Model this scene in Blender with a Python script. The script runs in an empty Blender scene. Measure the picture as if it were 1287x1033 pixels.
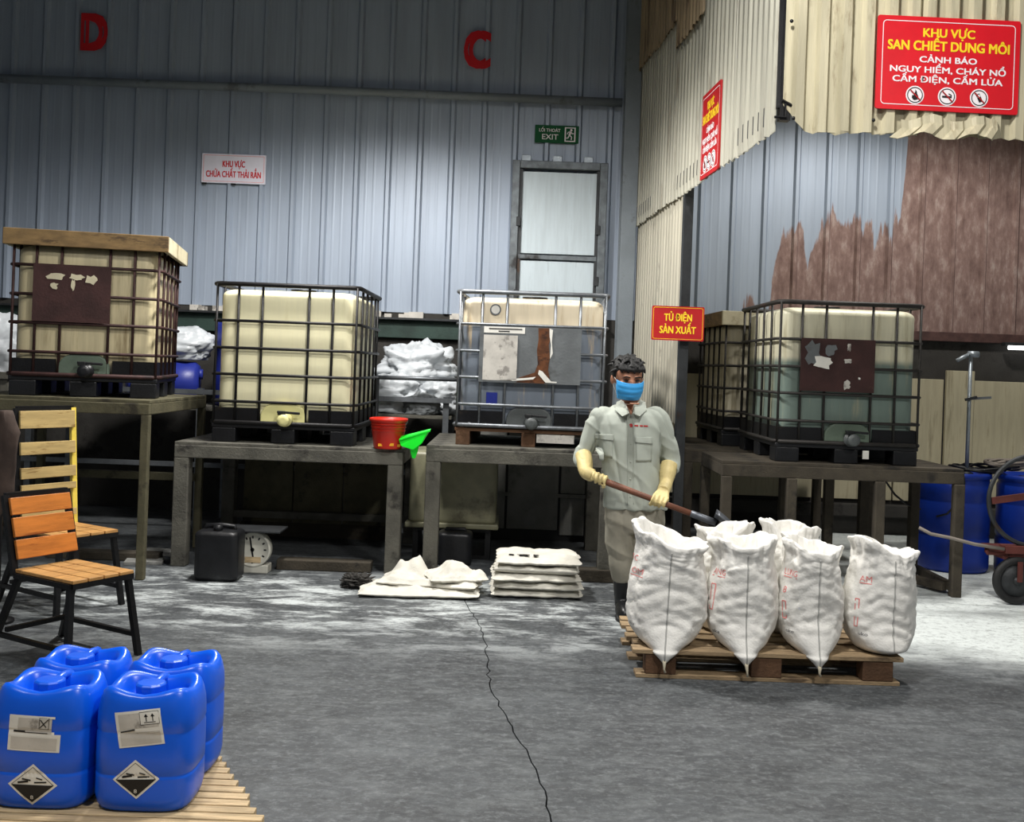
import bpy, bmesh, math, random
from mathutils import Vector, Matrix, noise
from mathutils.bvhtree import BVHTree
random.seed(7)
S = bpy.context.scene
COL = S.collection
R = math.radians
PI = math.pi

# ------------------------------------------------------------------ camera
FPX, IW, IH = 1290.0, 1287.0, 1033.0
CAMH, ROLL = 1.5, 2.1
cam = bpy.data.objects.new('camera', bpy.data.cameras.new('camera')); COL.objects.link(cam)
cam.data.sensor_width = 36.0; cam.data.lens = 36.0 * FPX / IW
cam.data.shift_y = -55.5 / IW
cam.location = (0, 0, CAMH)
cam.rotation_mode = 'QUATERNION'
cam.rotation_quaternion = (Matrix.Rotation(R(90), 3, 'X') @ Matrix.Rotation(R(ROLL), 3, 'Z')).to_quaternion()
cam.data.clip_start = .05
S.camera = cam
_c, _s = math.cos(R(ROLL)), math.sin(R(ROLL))
def at(px, py, Y):
    """metric position of something seen at px,py and standing Y metres into the hall"""
    du, dv = px - 643.5, py - 461
    u, v = du*_c + dv*_s, -du*_s + dv*_c
    return Vector((u*Y/FPX, Y, CAMH - v*Y/FPX))

# ------------------------------------------------------------------ world, exposure
w = bpy.data.worlds.new('world'); S.world = w; w.use_nodes = True
w.node_tree.nodes['Background'].inputs[0].default_value = (.55, .62, .7, 1)
w.node_tree.nodes['Background'].inputs[1].default_value = .15
S.view_settings.view_transform = 'Standard'; S.view_settings.look = 'None'
S.view_settings.gamma = 1; S.view_settings.use_curve_mapping = False
S.view_settings.exposure = 0.32
# two hall lamps at the back, then three added front fill lamps: (x, y, z of the shade's rim, watts, cone degrees, blend, colour)
LAMPS = [(-1.3, 6.95, 4.22, 620, 165, .42, (1.0, .97, .93), 'white enamel pendant lamp hanging above the stands by the back wall'),
         (3.3, 7.7, 4.7, 350, 150, .35, (1.0, .97, .92), 'white enamel pendant lamp hanging behind the corrugated canopy'),
         (.6, 4.0, 5.2, 500, 169, .4, (1.0, .98, .95), 'added fill lamp with white enamel shade hanging above the open floor'),
         (-2.2, 1.2, 5.2, 330, 166, .4, (1.0, .98, .95), 'added fill lamp with white enamel shade hanging above the blue jerrycans'),
         (2.6, .6, 5.2, 470, 156, .4, (1.0, .97, .92), 'added fill lamp with white enamel shade hanging near the right wall')]

# ------------------------------------------------------------------ helpers
def lin(c):
    o = []
    for x in c[:3]:
        x = x/255.0
        o.append(x/12.92 if x <= .04045 else ((x+.055)/1.055)**2.4)
    return (*o, 1.0)

class MB:
    def __init__(s): s.v, s.f = [], []
    def add(s, vs, fs, M=None):
        b = len(s.v)
        s.v += [tuple(M @ Vector(p)) if M is not None else tuple(p) for p in vs]
        s.f += [tuple(i+b for i in q) for q in fs]
        return s
    def box(s, c, d, M=None):
        x, y, z = [k/2 for k in d]; cx, cy, cz = c
        vs = [(cx+a*x, cy+b*y, cz+e*z) for a in (-1, 1) for b in (-1, 1) for e in (-1, 1)]
        return s.add(vs, [(0,1,3,2),(4,6,7,5),(0,4,5,1),(2,3,7,6),(0,2,6,4),(1,5,7,3)], M)
    def b2(s, x0, x1, y0, y1, z0, z1, M=None):
        return s.box(((x0+x1)/2,(y0+y1)/2,(z0+z1)/2),(x1-x0,y1-y0,z1-z0), M)
    def bar(s, p, q, w_, h_, up=(0,0,1)):
        p, q = Vector(p), Vector(q); d = q-p; L = d.length; d.normalize(); up = Vector(up)
        if abs(d.dot(up)) > .97: up = Vector((0,1,0))
        a = d.cross(up).normalized(); b = a.cross(d)
        M = Matrix(((d.x,a.x,b.x,p.x),(d.y,a.y,b.y,p.y),(d.z,a.z,b.z,p.z),(0,0,0,1)))
        return s.b2(0, L, -w_/2, w_/2, -h_/2, h_/2, M)
    def tube(s, pts, r, n=8, closed=False, squash=1.0):
        pts = [Vector(p) for p in pts]; m = len(pts)
        rr = r if isinstance(r, (list, tuple)) else [r]*m
        rings = []; prev = None
        for i, p in enumerate(pts):
            a = pts[(i-1) % m] if (closed or i > 0) else p
            b = pts[(i+1) % m] if (closed or i < m-1) else p
            d = (b-a).normalized()
            if prev is None:
                t = Vector((0,0,1)) if abs(d.z) < .9 else Vector((0,1,0))
                x = d.cross(t).normalized()
            else:
                x = (prev - d*prev.dot(d)).normalized()
            prev = x; y = d.cross(x)
            rings.append([p + (x*math.cos(2*PI*k/n) + y*math.sin(2*PI*k/n)*squash)*rr[i] for k in range(n)])
        return s.loft(rings, closed)
    def loft(s, rings, closed=False, caps=True):
        n = len(rings[0]); b = len(s.v); m = len(rings)
        for rg in rings: s.v += [tuple(p) for p in rg]
        for i in range(m if closed else m-1):
            j = (i+1) % m
            for k in range(n):
                l = (k+1) % n
                s.f.append((b+i*n+k, b+i*n+l, b+j*n+l, b+j*n+k))
        if not closed and caps:
            s.f.append(tuple(b+k for k in reversed(range(n))))
            s.f.append(tuple(b+(m-1)*n+k for k in range(n)))
        return s
    def lathe(s, prof, n=24, M=None):
        rings = [[(r*math.cos(2*PI*k/n), r*math.sin(2*PI*k/n), z) for k in range(n)] for r, z in prof]
        if M is not None: rings = [[M @ Vector(p) for p in rg] for rg in rings]
        return s.loft(rings)
    def prism(s, poly, t, M=None):
        """polygon in local x,y, extruded along z by t"""
        n = len(poly)
        vs = [(x, y, 0) for x, y in poly] + [(x, y, t) for x, y in poly]
        fs = [tuple(reversed(range(n))), tuple(range(n, 2*n))] + [(k, (k+1) % n, n+(k+1) % n, n+k) for k in range(n)]
        return s.add(vs, fs, M)
    def ell(s, c, r, n=16, m=10, M=None):
        rings = []
        for i in range(m+1):
            t = PI*i/m; q = max(math.sin(t), .02)
            rings.append([(c[0]+r[0]*q*math.cos(2*PI*k/n), c[1]+r[1]*q*math.sin(2*PI*k/n), c[2]-r[2]*math.cos(t)) for k in range(n)])
        if M is not None: rings = [[M @ Vector(p) for p in rg] for rg in rings]
        return s.loft(rings)
    def mesh(s, name, smooth=False):
        me = bpy.data.meshes.new(name); me.from_pydata(s.v, [], s.f); me.validate(); me.update()
        bm = bmesh.new(); bm.from_mesh(me); bmesh.ops.recalc_face_normals(bm, faces=bm.faces); bm.to_mesh(me); bm.free()
        if smooth:
            for p in me.polygons: p.use_smooth = True
        return me
    def build(s, name, m, parent=None, smooth=False, bevel=0, seg=2, loc=None, rot=None):
        return link(name, s.mesh(name, smooth), m, parent, bevel, seg, loc, rot)

def link(name, me, m, parent=None, bevel=0, seg=2, loc=None, rot=None):
    o = bpy.data.objects.new(name, me); COL.objects.link(o)
    if m is not None and not me.materials: me.materials.append(m)
    if parent is not None: o.parent = parent
    if loc is not None: o.location = loc
    if rot is not None: o.rotation_euler = rot
    if bevel:
        b = o.modifiers.new('bevel', 'BEVEL'); b.width = bevel; b.segments = seg; b.limit_method = 'ANGLE'
    return o

def tag(o, label=None, cat=None, group=None, kind=None):
    if label: o['label'] = label
    if cat: o['category'] = cat
    if group: o['group'] = group
    if kind: o['kind'] = kind
    return o
def thing(name, label, cat, loc=(0,0,0), rz=0, group=None):
    o = bpy.data.objects.new(name, None); COL.objects.link(o); o.empty_display_size = .1
    o.location = loc; o.rotation_euler = (0, 0, rz)
    return tag(o, label, cat, group)

def evalmesh(o):
    dg = bpy.context.evaluated_depsgraph_get(); dg.update()
    return bpy.data.meshes.new_from_object(o.evaluated_get(dg))
def vox(mb, name, m, parent=None, vs=.01, it=4, disp=None, sub=False):
    """union of overlapping shapes as one continuous skin"""
    t = link('tmp', mb.mesh('tmp'), None)
    q = t.modifiers.new('r', 'REMESH'); q.mode = 'VOXEL'; q.voxel_size = vs
    if it:
        q = t.modifiers.new('s', 'SMOOTH'); q.iterations = it; q.factor = .5
    me = evalmesh(t); me.name = name
    old = t.data; bpy.data.objects.remove(t); bpy.data.meshes.remove(old)
    if disp:
        ns = [v.normal.copy() for v in me.vertices]
        for v, n_ in zip(me.vertices, ns): v.co += n_ * disp(v.co, n_)
        me.update()
    for p in me.polygons: p.use_smooth = True
    return link(name, me, m, parent)

def fbm(p, k=1.0, o=3): return noise.fractal(Vector(p)*k, 1.0, 2.0, o)

def crease(p, k=1.0):
    n_ = noise.noise(Vector(p)*k); return (1-min(1, abs(n_)*2.2))**3
# text as flat print ---------------------------------------------------
_tc = {}
def text2d(txt, bold=.0):
    key = (txt, bold)
    if key in _tc: return _tc[key]
    cu = bpy.data.curves.new('t', 'FONT'); cu.body = txt; cu.size = 1; cu.offset = bold; cu.resolution_u = 3
    cu.fill_mode = 'FRONT'
    o = bpy.data.objects.new('t', cu); COL.objects.link(o)
    me = evalmesh(o)
    vs = [(v.co.x, v.co.y) for v in me.vertices]; fs = [tuple(p.vertices) for p in me.polygons]
    bpy.data.objects.remove(o); bpy.data.curves.remove(cu); bpy.data.meshes.remove(me)
    x0 = min(v[0] for v in vs); x1 = max(v[0] for v in vs); y0 = min(v[1] for v in vs); y1 = max(v[1] for v in vs)
    _tc[key] = (vs, fs, x0, x1, y0, y1); return _tc[key]
def put_text(mb, txt, cx, cy, wd, ht, M, bold=.02, cap=None):
    """centre cx,cy; fitted to width wd; ht is the height of a capital letter"""
    vs, fs, x0, x1, y0, y1 = text2d(txt)
    _, _, _, _, c0, c1 = text2d('H')
    sx = wd/(x1-x0); sy = ht/(c1-c0)
    bw = bold*.8*ht      # heavier strokes: the same letters printed again, slightly shifted
    for q_, (ox, oy) in enumerate(((-1, -.6), (1, -.6), (1, .6), (-1, .6)) if bold else ((0, 0),)):
        mb.add([((x-(x0+x1)/2)*sx+cx+ox*bw, (y-(c0+c1)/2)*sy+cy+oy*bw, q_*.0002) for x, y in vs], fs, M)
def frameM(o, ux, uz):
    """local x along ux, y along uz, z = outward"""
    ux, uz = Vector(ux).normalized(), Vector(uz).normalized(); n_ = ux.cross(uz)
    o = Vector(o)
    return Matrix(((ux.x,uz.x,n_.x,o.x),(ux.y,uz.y,n_.y,o.y),(ux.z,uz.z,n_.z,o.z),(0,0,0,1)))
def rrect(w_, h_, r, n=5):
    pts = []
    for cx, cy, a in ((w_/2-r, h_/2-r, 0), (-w_/2+r, h_/2-r, 90), (-w_/2+r, -h_/2+r, 180), (w_/2-r, -h_/2+r, 270)):
        for k in range(n+1):
            t = R(a+90*k/n); pts.append((cx+r*math.cos(t), cy+r*math.sin(t)))
    return pts
def outline(mb, poly, t, M):
    """flat frame line of thickness t along a closed polygon"""
    n = len(poly); P_ = [Vector((*p, 0)) for p in poly]; inn = []
    c = sum(P_, Vector())/n
    for i in range(n):
        d = (P_[(i+1) % n]-P_[i-1]).normalized(); nn = Vector((-d.y, d.x, 0))
        inn.append(P_[i]+nn*t)
    mb.add([tuple(p) for p in P_]+[tuple(p) for p in inn], [(i, (i+1) % n, n+(i+1) % n, n+i) for i in range(n)], M)
def disc(mb, cx, cy, r, M, n=24, r0=0):
    if r0:
        vs = [(cx+q*math.cos(2*PI*k/n), cy+q*math.sin(2*PI*k/n), 0) for q in (r, r0) for k in range(n)]
        mb.add(vs, [(k, (k+1) % n, n+(k+1) % n, n+k) for k in range(n)], M)
    else:
        mb.add([(cx+r*math.cos(2*PI*k/n), cy+r*math.sin(2*PI*k/n), 0) for k in range(n)], [tuple(range(n))], M)
def quad(mb, p, q, t, M):
    p, q = Vector((*p, 0)), Vector((*q, 0)); d = (q-p).normalized(); n_ = Vector((-d.y, d.x, 0))*t/2
    mb.add([tuple(p-n_), tuple(q-n_), tuple(q+n_), tuple(p+n_)], [(0,1,2,3)], M)

# ------------------------------------------------------------------ materials
def mat(name, c, rough=.6, metal=0, var=.22, scale=5, stretch=(1,1,1), dirt=None, dthr=.55, dscale=3, dstretch=None,
        bump=.15, bscale=60, spec=.4, zmix=None, world=False, dsoft=.12, trans=0, coat=0):
    m = bpy.data.materials.new(name); m.use_nodes = True; nt = m.node_tree; N = nt.nodes; L = nt.links
    bs = N['Principled BSDF']; bs.inputs['Roughness'].default_value = rough; bs.inputs['Metallic'].default_value = metal
    bs.inputs['Specular IOR Level'].default_value = spec
    if coat: bs.inputs['Coat Weight'].default_value = coat
    if world:
        src = N.new('ShaderNodeNewGeometry').outputs['Position']
    else:
        src = N.new('ShaderNodeTexCoord').outputs['Object']
    def nz(st, sc, det=4, rg=.6):
        mp = N.new('ShaderNodeMapping'); mp.inputs['Scale'].default_value = st; L.new(src, mp.inputs[0])
        n_ = N.new('ShaderNodeTexNoise'); n_.inputs['Scale'].default_value = sc; n_.inputs['Detail'].default_value = det
        n_.inputs['Roughness'].default_value = rg; L.new(mp.outputs[0], n_.inputs[0]); return n_.outputs['Fac']
    def mix(f, a, b):
        x = N.new('ShaderNodeMix'); x.data_type = 'RGBA'; L.new(f, x.inputs[0])
        for i, q in ((6, a), (7, b)):
            if hasattr(q, 'links'): L.new(q, x.inputs[i])
            else: x.inputs[i].default_value = q
        return x.outputs[2]
    def ramp(f, a, b):
        r = N.new('ShaderNodeMapRange'); r.inputs[1].default_value = a; r.inputs[2].default_value = b
        r.interpolation_type = 'SMOOTHSTEP'; L.new(f, r.inputs[0]); return r.outputs[0]
    l = lin(c)
    lo = tuple(min(1, k*(1-var)) for k in l[:3])+(1,); hi = tuple(min(1, k*(1+var*.6)) for k in l[:3])+(1,)
    col = mix(ramp(nz(stretch, scale), .3, .7), lo, hi)
    if zmix:
        zc, z0, z1 = zmix
        sp = N.new('ShaderNodeSeparateXYZ'); L.new(src, sp.inputs[0])
        col2 = mix(ramp(nz(stretch, scale), .3, .7), tuple(k*(1-var) for k in lin(zc)[:3])+(1,), lin(zc))
        col = mix(ramp(sp.outputs[2], z0, z1), col2, col)
    if dirt:
        col = mix(ramp(nz(dstretch or stretch, dscale, 6, .65), dthr, dthr+dsoft), col, lin(dirt))
    L.new(col, bs.inputs['Base Color'])
    if trans:
        bs.inputs['Transmission Weight'].default_value = trans
    if bump:
        b = N.new('ShaderNodeBump'); b.inputs['Strength'].default_value = bump; b.inputs['Distance'].default_value = .01
        L.new(nz(stretch, bscale, 3), b.inputs['Height']); L.new(b.outputs[0], bs.inputs['Normal'])
    return m
M_ = {}
def D(name, *a, **k): M_[name] = mat(name, *a, **k); return M_[name]
V = (6, 6, .5)      # vertical streaks
D('red_print', (200, 24, 34), .45, var=.05, bump=0)
D('sign_red', (214, 22, 36), .4, var=.08, bump=0)
D('sign_darkred', (176, 22, 26), .45, var=.1, bump=0)
D('yellow', (250, 214, 40), .5, var=.05, bump=0)
D('white_print', (245, 238, 240), .5, var=.03, bump=0)
D('sign_white', (226, 224, 236), .4, var=.05, bump=0)
D('sign_green', (8, 84, 46), .75, var=.08, bump=0)
D('print_black', (22, 22, 24), .5, var=.05, bump=0)
D('steel', (108, 112, 116), .45, .55, var=.25, scale=8, dirt=(72, 62, 54), dthr=.6)
D('column_grey', (122, 130, 136), .5, .1, var=.12, scale=3, dirt=(96, 100, 104), dthr=.56)
D('steel_dark', (52, 54, 56), .5, .4, var=.3, scale=8, dirt=(60, 44, 34), dthr=.58)
D('galv', (150, 158, 164), .4, .6, var=.2, scale=12, dirt=(96, 88, 80), dthr=.62)
D('door_frame', (104, 110, 114), .5, .5, var=.3, scale=14, dirt=(46, 44, 44), dthr=.56)
D('door_pane', (188, 200, 206), .45, .1, var=.1, scale=3, stretch=V, dirt=(140, 150, 156), dthr=.55, dsoft=.3)
D('green_beam', (44, 62, 56), .6, .2, var=.3)
D('rust_beam', (84, 60, 56), .7, .2, var=.35, scale=10)
D('black', (16, 17, 19), .5, var=.3, bump=.1)
D('black_plastic', (20, 21, 24), .42, var=.3, scale=9, dirt=(52, 54, 56), dthr=.62)
D('black_metal', (22, 22, 24), .4, .3, var=.3, scale=8, dirt=(58, 48, 38), dthr=.66)
D('cage_black', (26, 25, 26), .5, .3, var=.3, scale=14)
D('cage_rust', (58, 36, 34), .65, .2, var=.4, scale=14, dirt=(30, 22, 22), dthr=.55)
D('cage_grey', (116, 120, 124), .42, .55, var=.25, scale=14, dirt=(74, 66, 58), dthr=.62)
D('cage_dark', (48, 46, 44), .55, .35, var=.3, scale=14, dirt=(66, 46, 40), dthr=.58)
D('rust_plate', (60, 36, 34), .75, .1, var=.3, scale=7, dirt=(124, 98, 82), dthr=.66, dscale=6)
D('grey_plate', (104, 108, 110), .55, .2, var=.2, scale=5, dirt=(82, 84, 84), dthr=.55)
D('rust_strip', (92, 54, 28), .85, 0, var=.5, scale=14, dirt=(40, 22, 14), dthr=.5, dscale=10)
D('paper', (192, 188, 180), .8, var=.15, scale=9, dirt=(138, 134, 128), dthr=.52, dscale=14, bump=0)
D('paper_white', (222, 220, 212), .8, var=.08, scale=9, bump=0)
D('tank_tan', (196, 184, 148), .42, var=.16, scale=3, stretch=V, dirt=(124, 106, 72), dthr=.52, dscale=2.2, dsoft=.25, zmix=((92, 88, 80), .2, .26), bump=.05, bscale=14)
D('tank_cream', (232, 226, 188), .42, var=.06, scale=2, stretch=V, dirt=(206, 198, 152), dthr=.55, dscale=2, dsoft=.3, bump=.05, bscale=14)
D('tank_grey', (226, 212, 184), .4, var=.1, scale=2, stretch=V, dirt=(196, 172, 132), dthr=.55, dsoft=.2, zmix=((110, 118, 128), .855, .885), bump=.05, bscale=14)
D('tank_green', (214, 210, 184), .42, var=.12, scale=2.5, stretch=V, dirt=(168, 160, 130), dthr=.52, dsoft=.25, zmix=((112, 128, 120), .7, .76), bump=.05, bscale=14)
D('tank_old', (198, 190, 166), .5, var=.15, scale=2.5, stretch=V, dirt=(140, 130, 104), dthr=.5, dsoft=.25, bump=.05)
D('valve_cream', (218, 212, 150), .4, var=.06, bump=0)
D('valve_grey', (74, 78, 78), .5, var=.2)
D('valve_green', (92, 106, 92), .5, var=.2)
D('lid_wood', (122, 98, 62), .7, var=.3, scale=5, stretch=(1.5,1.5,5), dirt=(76, 58, 36), dthr=.55)
D('lid_top', (196, 188, 160), .7, var=.15, scale=4, dirt=(150, 138, 110), dthr=.55)
D('timber', (88, 86, 78), .8, var=.3, scale=5, stretch=(1,1,1), dirt=(48, 46, 42), dthr=.54, dscale=4, bump=.4)
D('timber_dark', (62, 56, 46), .85, var=.3, scale=5, dirt=(34, 31, 27), dthr=.54, dscale=4, bump=.4)
D('timber_old', (86, 82, 62), .8, var=.3, scale=5, dirt=(52, 48, 38), dthr=.55, dscale=4, bump=.3)
D('pallet_wood', (150, 128, 98), .8, var=.3, scale=7, stretch=(1,4,4), dirt=(86, 70, 52), dthr=.56, bump=.4)
D('pallet_pale', (196, 172, 134), .8, var=.3, scale=9, stretch=(.6,8,4), dirt=(120, 98, 70), dthr=.6, bump=.4)
D('pallet_block', (92, 66, 46), .85, var=.3, scale=7, bump=.4)
D('orange_wood', (188, 112, 44), .42, var=.22, scale=4, stretch=(8,1,8), dirt=(132, 68, 20), dthr=.58, dstretch=(5,1,9))
D('seat_wood', (190, 142, 84), .45, var=.25, scale=4, stretch=(8,1,8), dirt=(130, 92, 48), dthr=.56)
D('pale_wood', (176, 152, 100), .55, var=.2, scale=4, stretch=(8,1,8), dirt=(120, 92, 48), dthr=.54, dstretch=(5,1.5,9))
D('yellow_edge', (226, 200, 84), .45, var=.1)
D('blue_can', (8, 92, 226), .3, var=.08, scale=3, bump=.05, bscale=8, spec=.5)
D('blue_drum', (14, 46, 138), .4, var=.15, scale=3, dirt=(16, 36, 104), dthr=.6, bump=.05)
D('blue_old', (34, 46, 130), .4, var=.15, scale=3, bump=.05)
D('sack', (232, 230, 224), .55, var=.06, scale=5, bump=.25, bscale=90, dirt=(206, 202, 192), dthr=.6, dsoft=.3)
D('sack_seam', (176, 176, 172), .7, var=.1, bump=0)
D('sack_empty', (204, 201, 190), .65, var=.08, scale=7, dirt=(176, 168, 150), dthr=.6, dsoft=.2, bump=.3)
D('plastic_white', (188, 193, 197), .32, var=.12, scale=4, bump=.2, bscale=25)
D('string', (206, 196, 172), .8, var=.1, bump=0)
D('print_red', (232, 140, 136), .6, var=.15, scale=40, bump=0)
D('print_dark', (92, 92, 96), .6, var=.2, scale=40, bump=0)
D('red_bucket', (190, 38, 22), .35, var=.12, bump=.05)
D('bucket_scrap', (236, 170, 40), .5, var=.1, bump=0)
D('green_scoop', (24, 226, 46), .35, var=.06, bump=0)
D('dial', (196, 194, 182), .45, var=.1, dirt=(156, 144, 120), dthr=.58, bump=0)
D('board_beige', (172, 164, 138), .8, var=.14, scale=3, stretch=V, dirt=(134, 126, 102), dthr=.54, dsoft=.2)
D('board_grey', (126, 126, 122), .85, var=.2, scale=4, dirt=(92, 92, 90), dthr=.54, bump=.3)
D('hall_grey', (150, 155, 160), .7, var=.1)
D('concrete_dark', (56, 54, 51), .9, var=.3, scale=3, dirt=(36, 34, 32), dthr=.52, bump=.3)
D('old_plastic', (130, 128, 104), .4, var=.2, scale=4, dirt=(96, 92, 74), dthr=.54)
D('brown_cloth', (62, 50, 44), .9, var=.3, scale=9)
D('rubber', (24, 24, 25), .6, var=.2)
D('cart_red', (92, 46, 40), .6, .2, var=.3)
D('hose', (120, 112, 104), .6, var=.2)
D('lamp_white', (230, 230, 226), .4, var=.04, bump=0)
# person
D('skin', (172, 122, 96), .5, var=.08, bump=.05)
D('hair', (9, 8, 8), .6, var=.3, scale=30, stretch=(1,1,.4), bump=.5, bscale=90)
D('mask_blue', (58, 158, 224), .6, var=.08, bump=.1)
D('shirt', (168, 174, 164), .8, var=.07, scale=4, bump=.12, bscale=22)
D('trouser', (150, 146, 132), .82, var=.1, scale=5, bump=.15, bscale=22)
D('glove', (206, 188, 132), .55, var=.14, scale=9, bump=.2, bscale=40)
D('boot', (24, 25, 26), .35, var=.2, bump=.05)
D('shaft_wood', (112, 70, 52), .55, var=.3, scale=6, dirt=(58, 38, 30), dthr=.56)
D('blade_steel', (96, 100, 106), .4, .6, var=.25, scale=8, dirt=(54, 54, 58), dthr=.55)

def wall_mat():
    """blue grey sheet steel; on the right the paint has gone to brown rust up to a ragged line"""
    m = mat('wall_sheet', (152, 163, 178), .42, .15, var=.09, scale=2.2, stretch=(3,3,.25), world=True,
            dirt=(126, 134, 144), dthr=.58, dscale=2, dstretch=(5,5,.3), dsoft=.3, bump=.05, bscale=6)
    nt = m.node_tree; N = nt.nodes; L = nt.links; bs = N['Principled BSDF']
    base = bs.inputs['Base Color'].links[0].from_socket
    g = N.new('ShaderNodeNewGeometry'); sp = N.new('ShaderNodeSeparateXYZ'); L.new(g.outputs['Position'], sp.inputs[0])
    mr = N.new('ShaderNodeMapRange'); mr.inputs[1].default_value = 1.5; mr.inputs[2].default_value = 6.5; L.new(sp.outputs[0], mr.inputs[0])
    fc = N.new('ShaderNodeFloatCurve'); cv = fc.mapping.curves[0]
    # x from 1.5 to 6.5 m; value = rust height (0..1 for 1.9..5.4 m)
    pts = [(0, 0), (.12, .0), (.15, .12), (.19, .05), (.215, .3), (.25, .33), (.27, .22), (.30, .37), (.34, .3), (.37, .34), (.40, .3), (.445, .34), (.47, .97), (.53, 1), (.60, 1), (.66, .8), (.70, .45), (.76, .3), (1, .4)]
    cv.points[0].location = pts[0]; cv.points[1].location = pts[-1]
    for p in pts[1:-1]: cv.points.new(*p)
    for p in cv.points: p.handle_type = 'VECTOR'
    fc.mapping.update(); L.new(mr.outputs[0], fc.inputs['Value'])
    mp = N.new('ShaderNodeMapping'); mp.inputs['Scale'].default_value = (9, 1, .9); L.new(g.outputs['Position'], mp.inputs[0])
    n1 = N.new('ShaderNodeTexNoise'); n1.inputs['Scale'].default_value = 1.4; n1.inputs['Detail'].default_value = 5; L.new(mp.outputs[0], n1.inputs[0])
    def math_(op, a, b):
        x = N.new('ShaderNodeMath'); x.operation = op
        for i, q in enumerate((a, b)):
            if hasattr(q, 'links'): L.new(q, x.inputs[i])
            else: x.inputs[i].default_value = q
        return x.outputs[0]
    lim = math_('ADD', math_('MULTIPLY', fc.outputs[0], 3.5), 1.9)
    lim = math_('ADD', lim, math_('MULTIPLY', math_('SUBTRACT', n1.outputs['Fac'], .5), 1.1))
    d = math_('SUBTRACT', lim, sp.outputs[2])
    r = N.new('ShaderNodeMapRange'); r.inputs[1].default_value = 0; r.inputs[2].default_value = .06; L.new(d, r.inputs[0])
    xr = N.new('ShaderNodeMapRange'); xr.inputs[1].default_value = 2.0; xr.inputs[2].default_value = 2.1; L.new(sp.outputs[0], xr.inputs[0])
    msk = math_('MULTIPLY', r.outputs[0], xr.outputs[0])
    mp2 = N.new('ShaderNodeMapping'); mp2.inputs['Scale'].default_value = (1, 1, .4); L.new(g.outputs['Position'], mp2.inputs[0])
    n2 = N.new('ShaderNodeTexNoise'); n2.inputs['Scale'].default_value = 11; n2.inputs['Detail'].default_value = 9; n2.inputs['Roughness'].default_value = .7; L.new(mp2.outputs[0], n2.inputs[0])
    cr = N.new('ShaderNodeValToRGB'); L.new(n2.outputs['Fac'], cr.inputs[0])
    cr.color_ramp.elements[0].position = .32; cr.color_ramp.elements[0].color = lin((104, 82, 76))
    cr.color_ramp.elements[1].position = .72; cr.color_ramp.elements[1].color = lin((176, 160, 152))
    e = cr.color_ramp.elements.new(.52); e.color = lin((136, 112, 105))
    mx = N.new('ShaderNodeMix'); mx.data_type = 'RGBA'; L.new(msk, mx.inputs[0]); L.new(base, mx.inputs[6]); L.new(cr.outputs[0], mx.inputs[7])
    L.new(mx.outputs[2], bs.inputs['Base Color'])
    ro = N.new('ShaderNodeMapRange'); ro.inputs[3].default_value = .42; ro.inputs[4].default_value = .85; L.new(msk, ro.inputs[0]); L.new(ro.outputs[0], bs.inputs['Roughness'])
    return m
M_['wall'] = wall_mat()
D('fibre_side', (164, 162, 148), .6, var=.22, scale=2, stretch=(1,7,.3), world=True, dirt=(104, 94, 78), dthr=.55, dscale=2.2, dstretch=(1,5,.45), dsoft=.22, bump=.1)
D('fibre_front', (188, 180, 152), .55, var=.25, scale=2, stretch=(7,1,.5), world=True, dirt=(122, 106, 80), dthr=.54, dscale=3, dstretch=(5,1,1.0), dsoft=.22, bump=.2, bscale=20)
D('fibre_old', (150, 132, 104), .7, var=.25, scale=2, stretch=(1,5,.5), world=True, dirt=(92, 76, 58), dthr=.52, dscale=3, bump=.1)
D('fibre_low', (172, 168, 152), .6, var=.12, scale=2, stretch=(1,5,.4), world=True, dirt=(52, 48, 42), dthr=.6, dscale=1.5, dstretch=(1,2.5,1), dsoft=.12, bump=.1)

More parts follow.
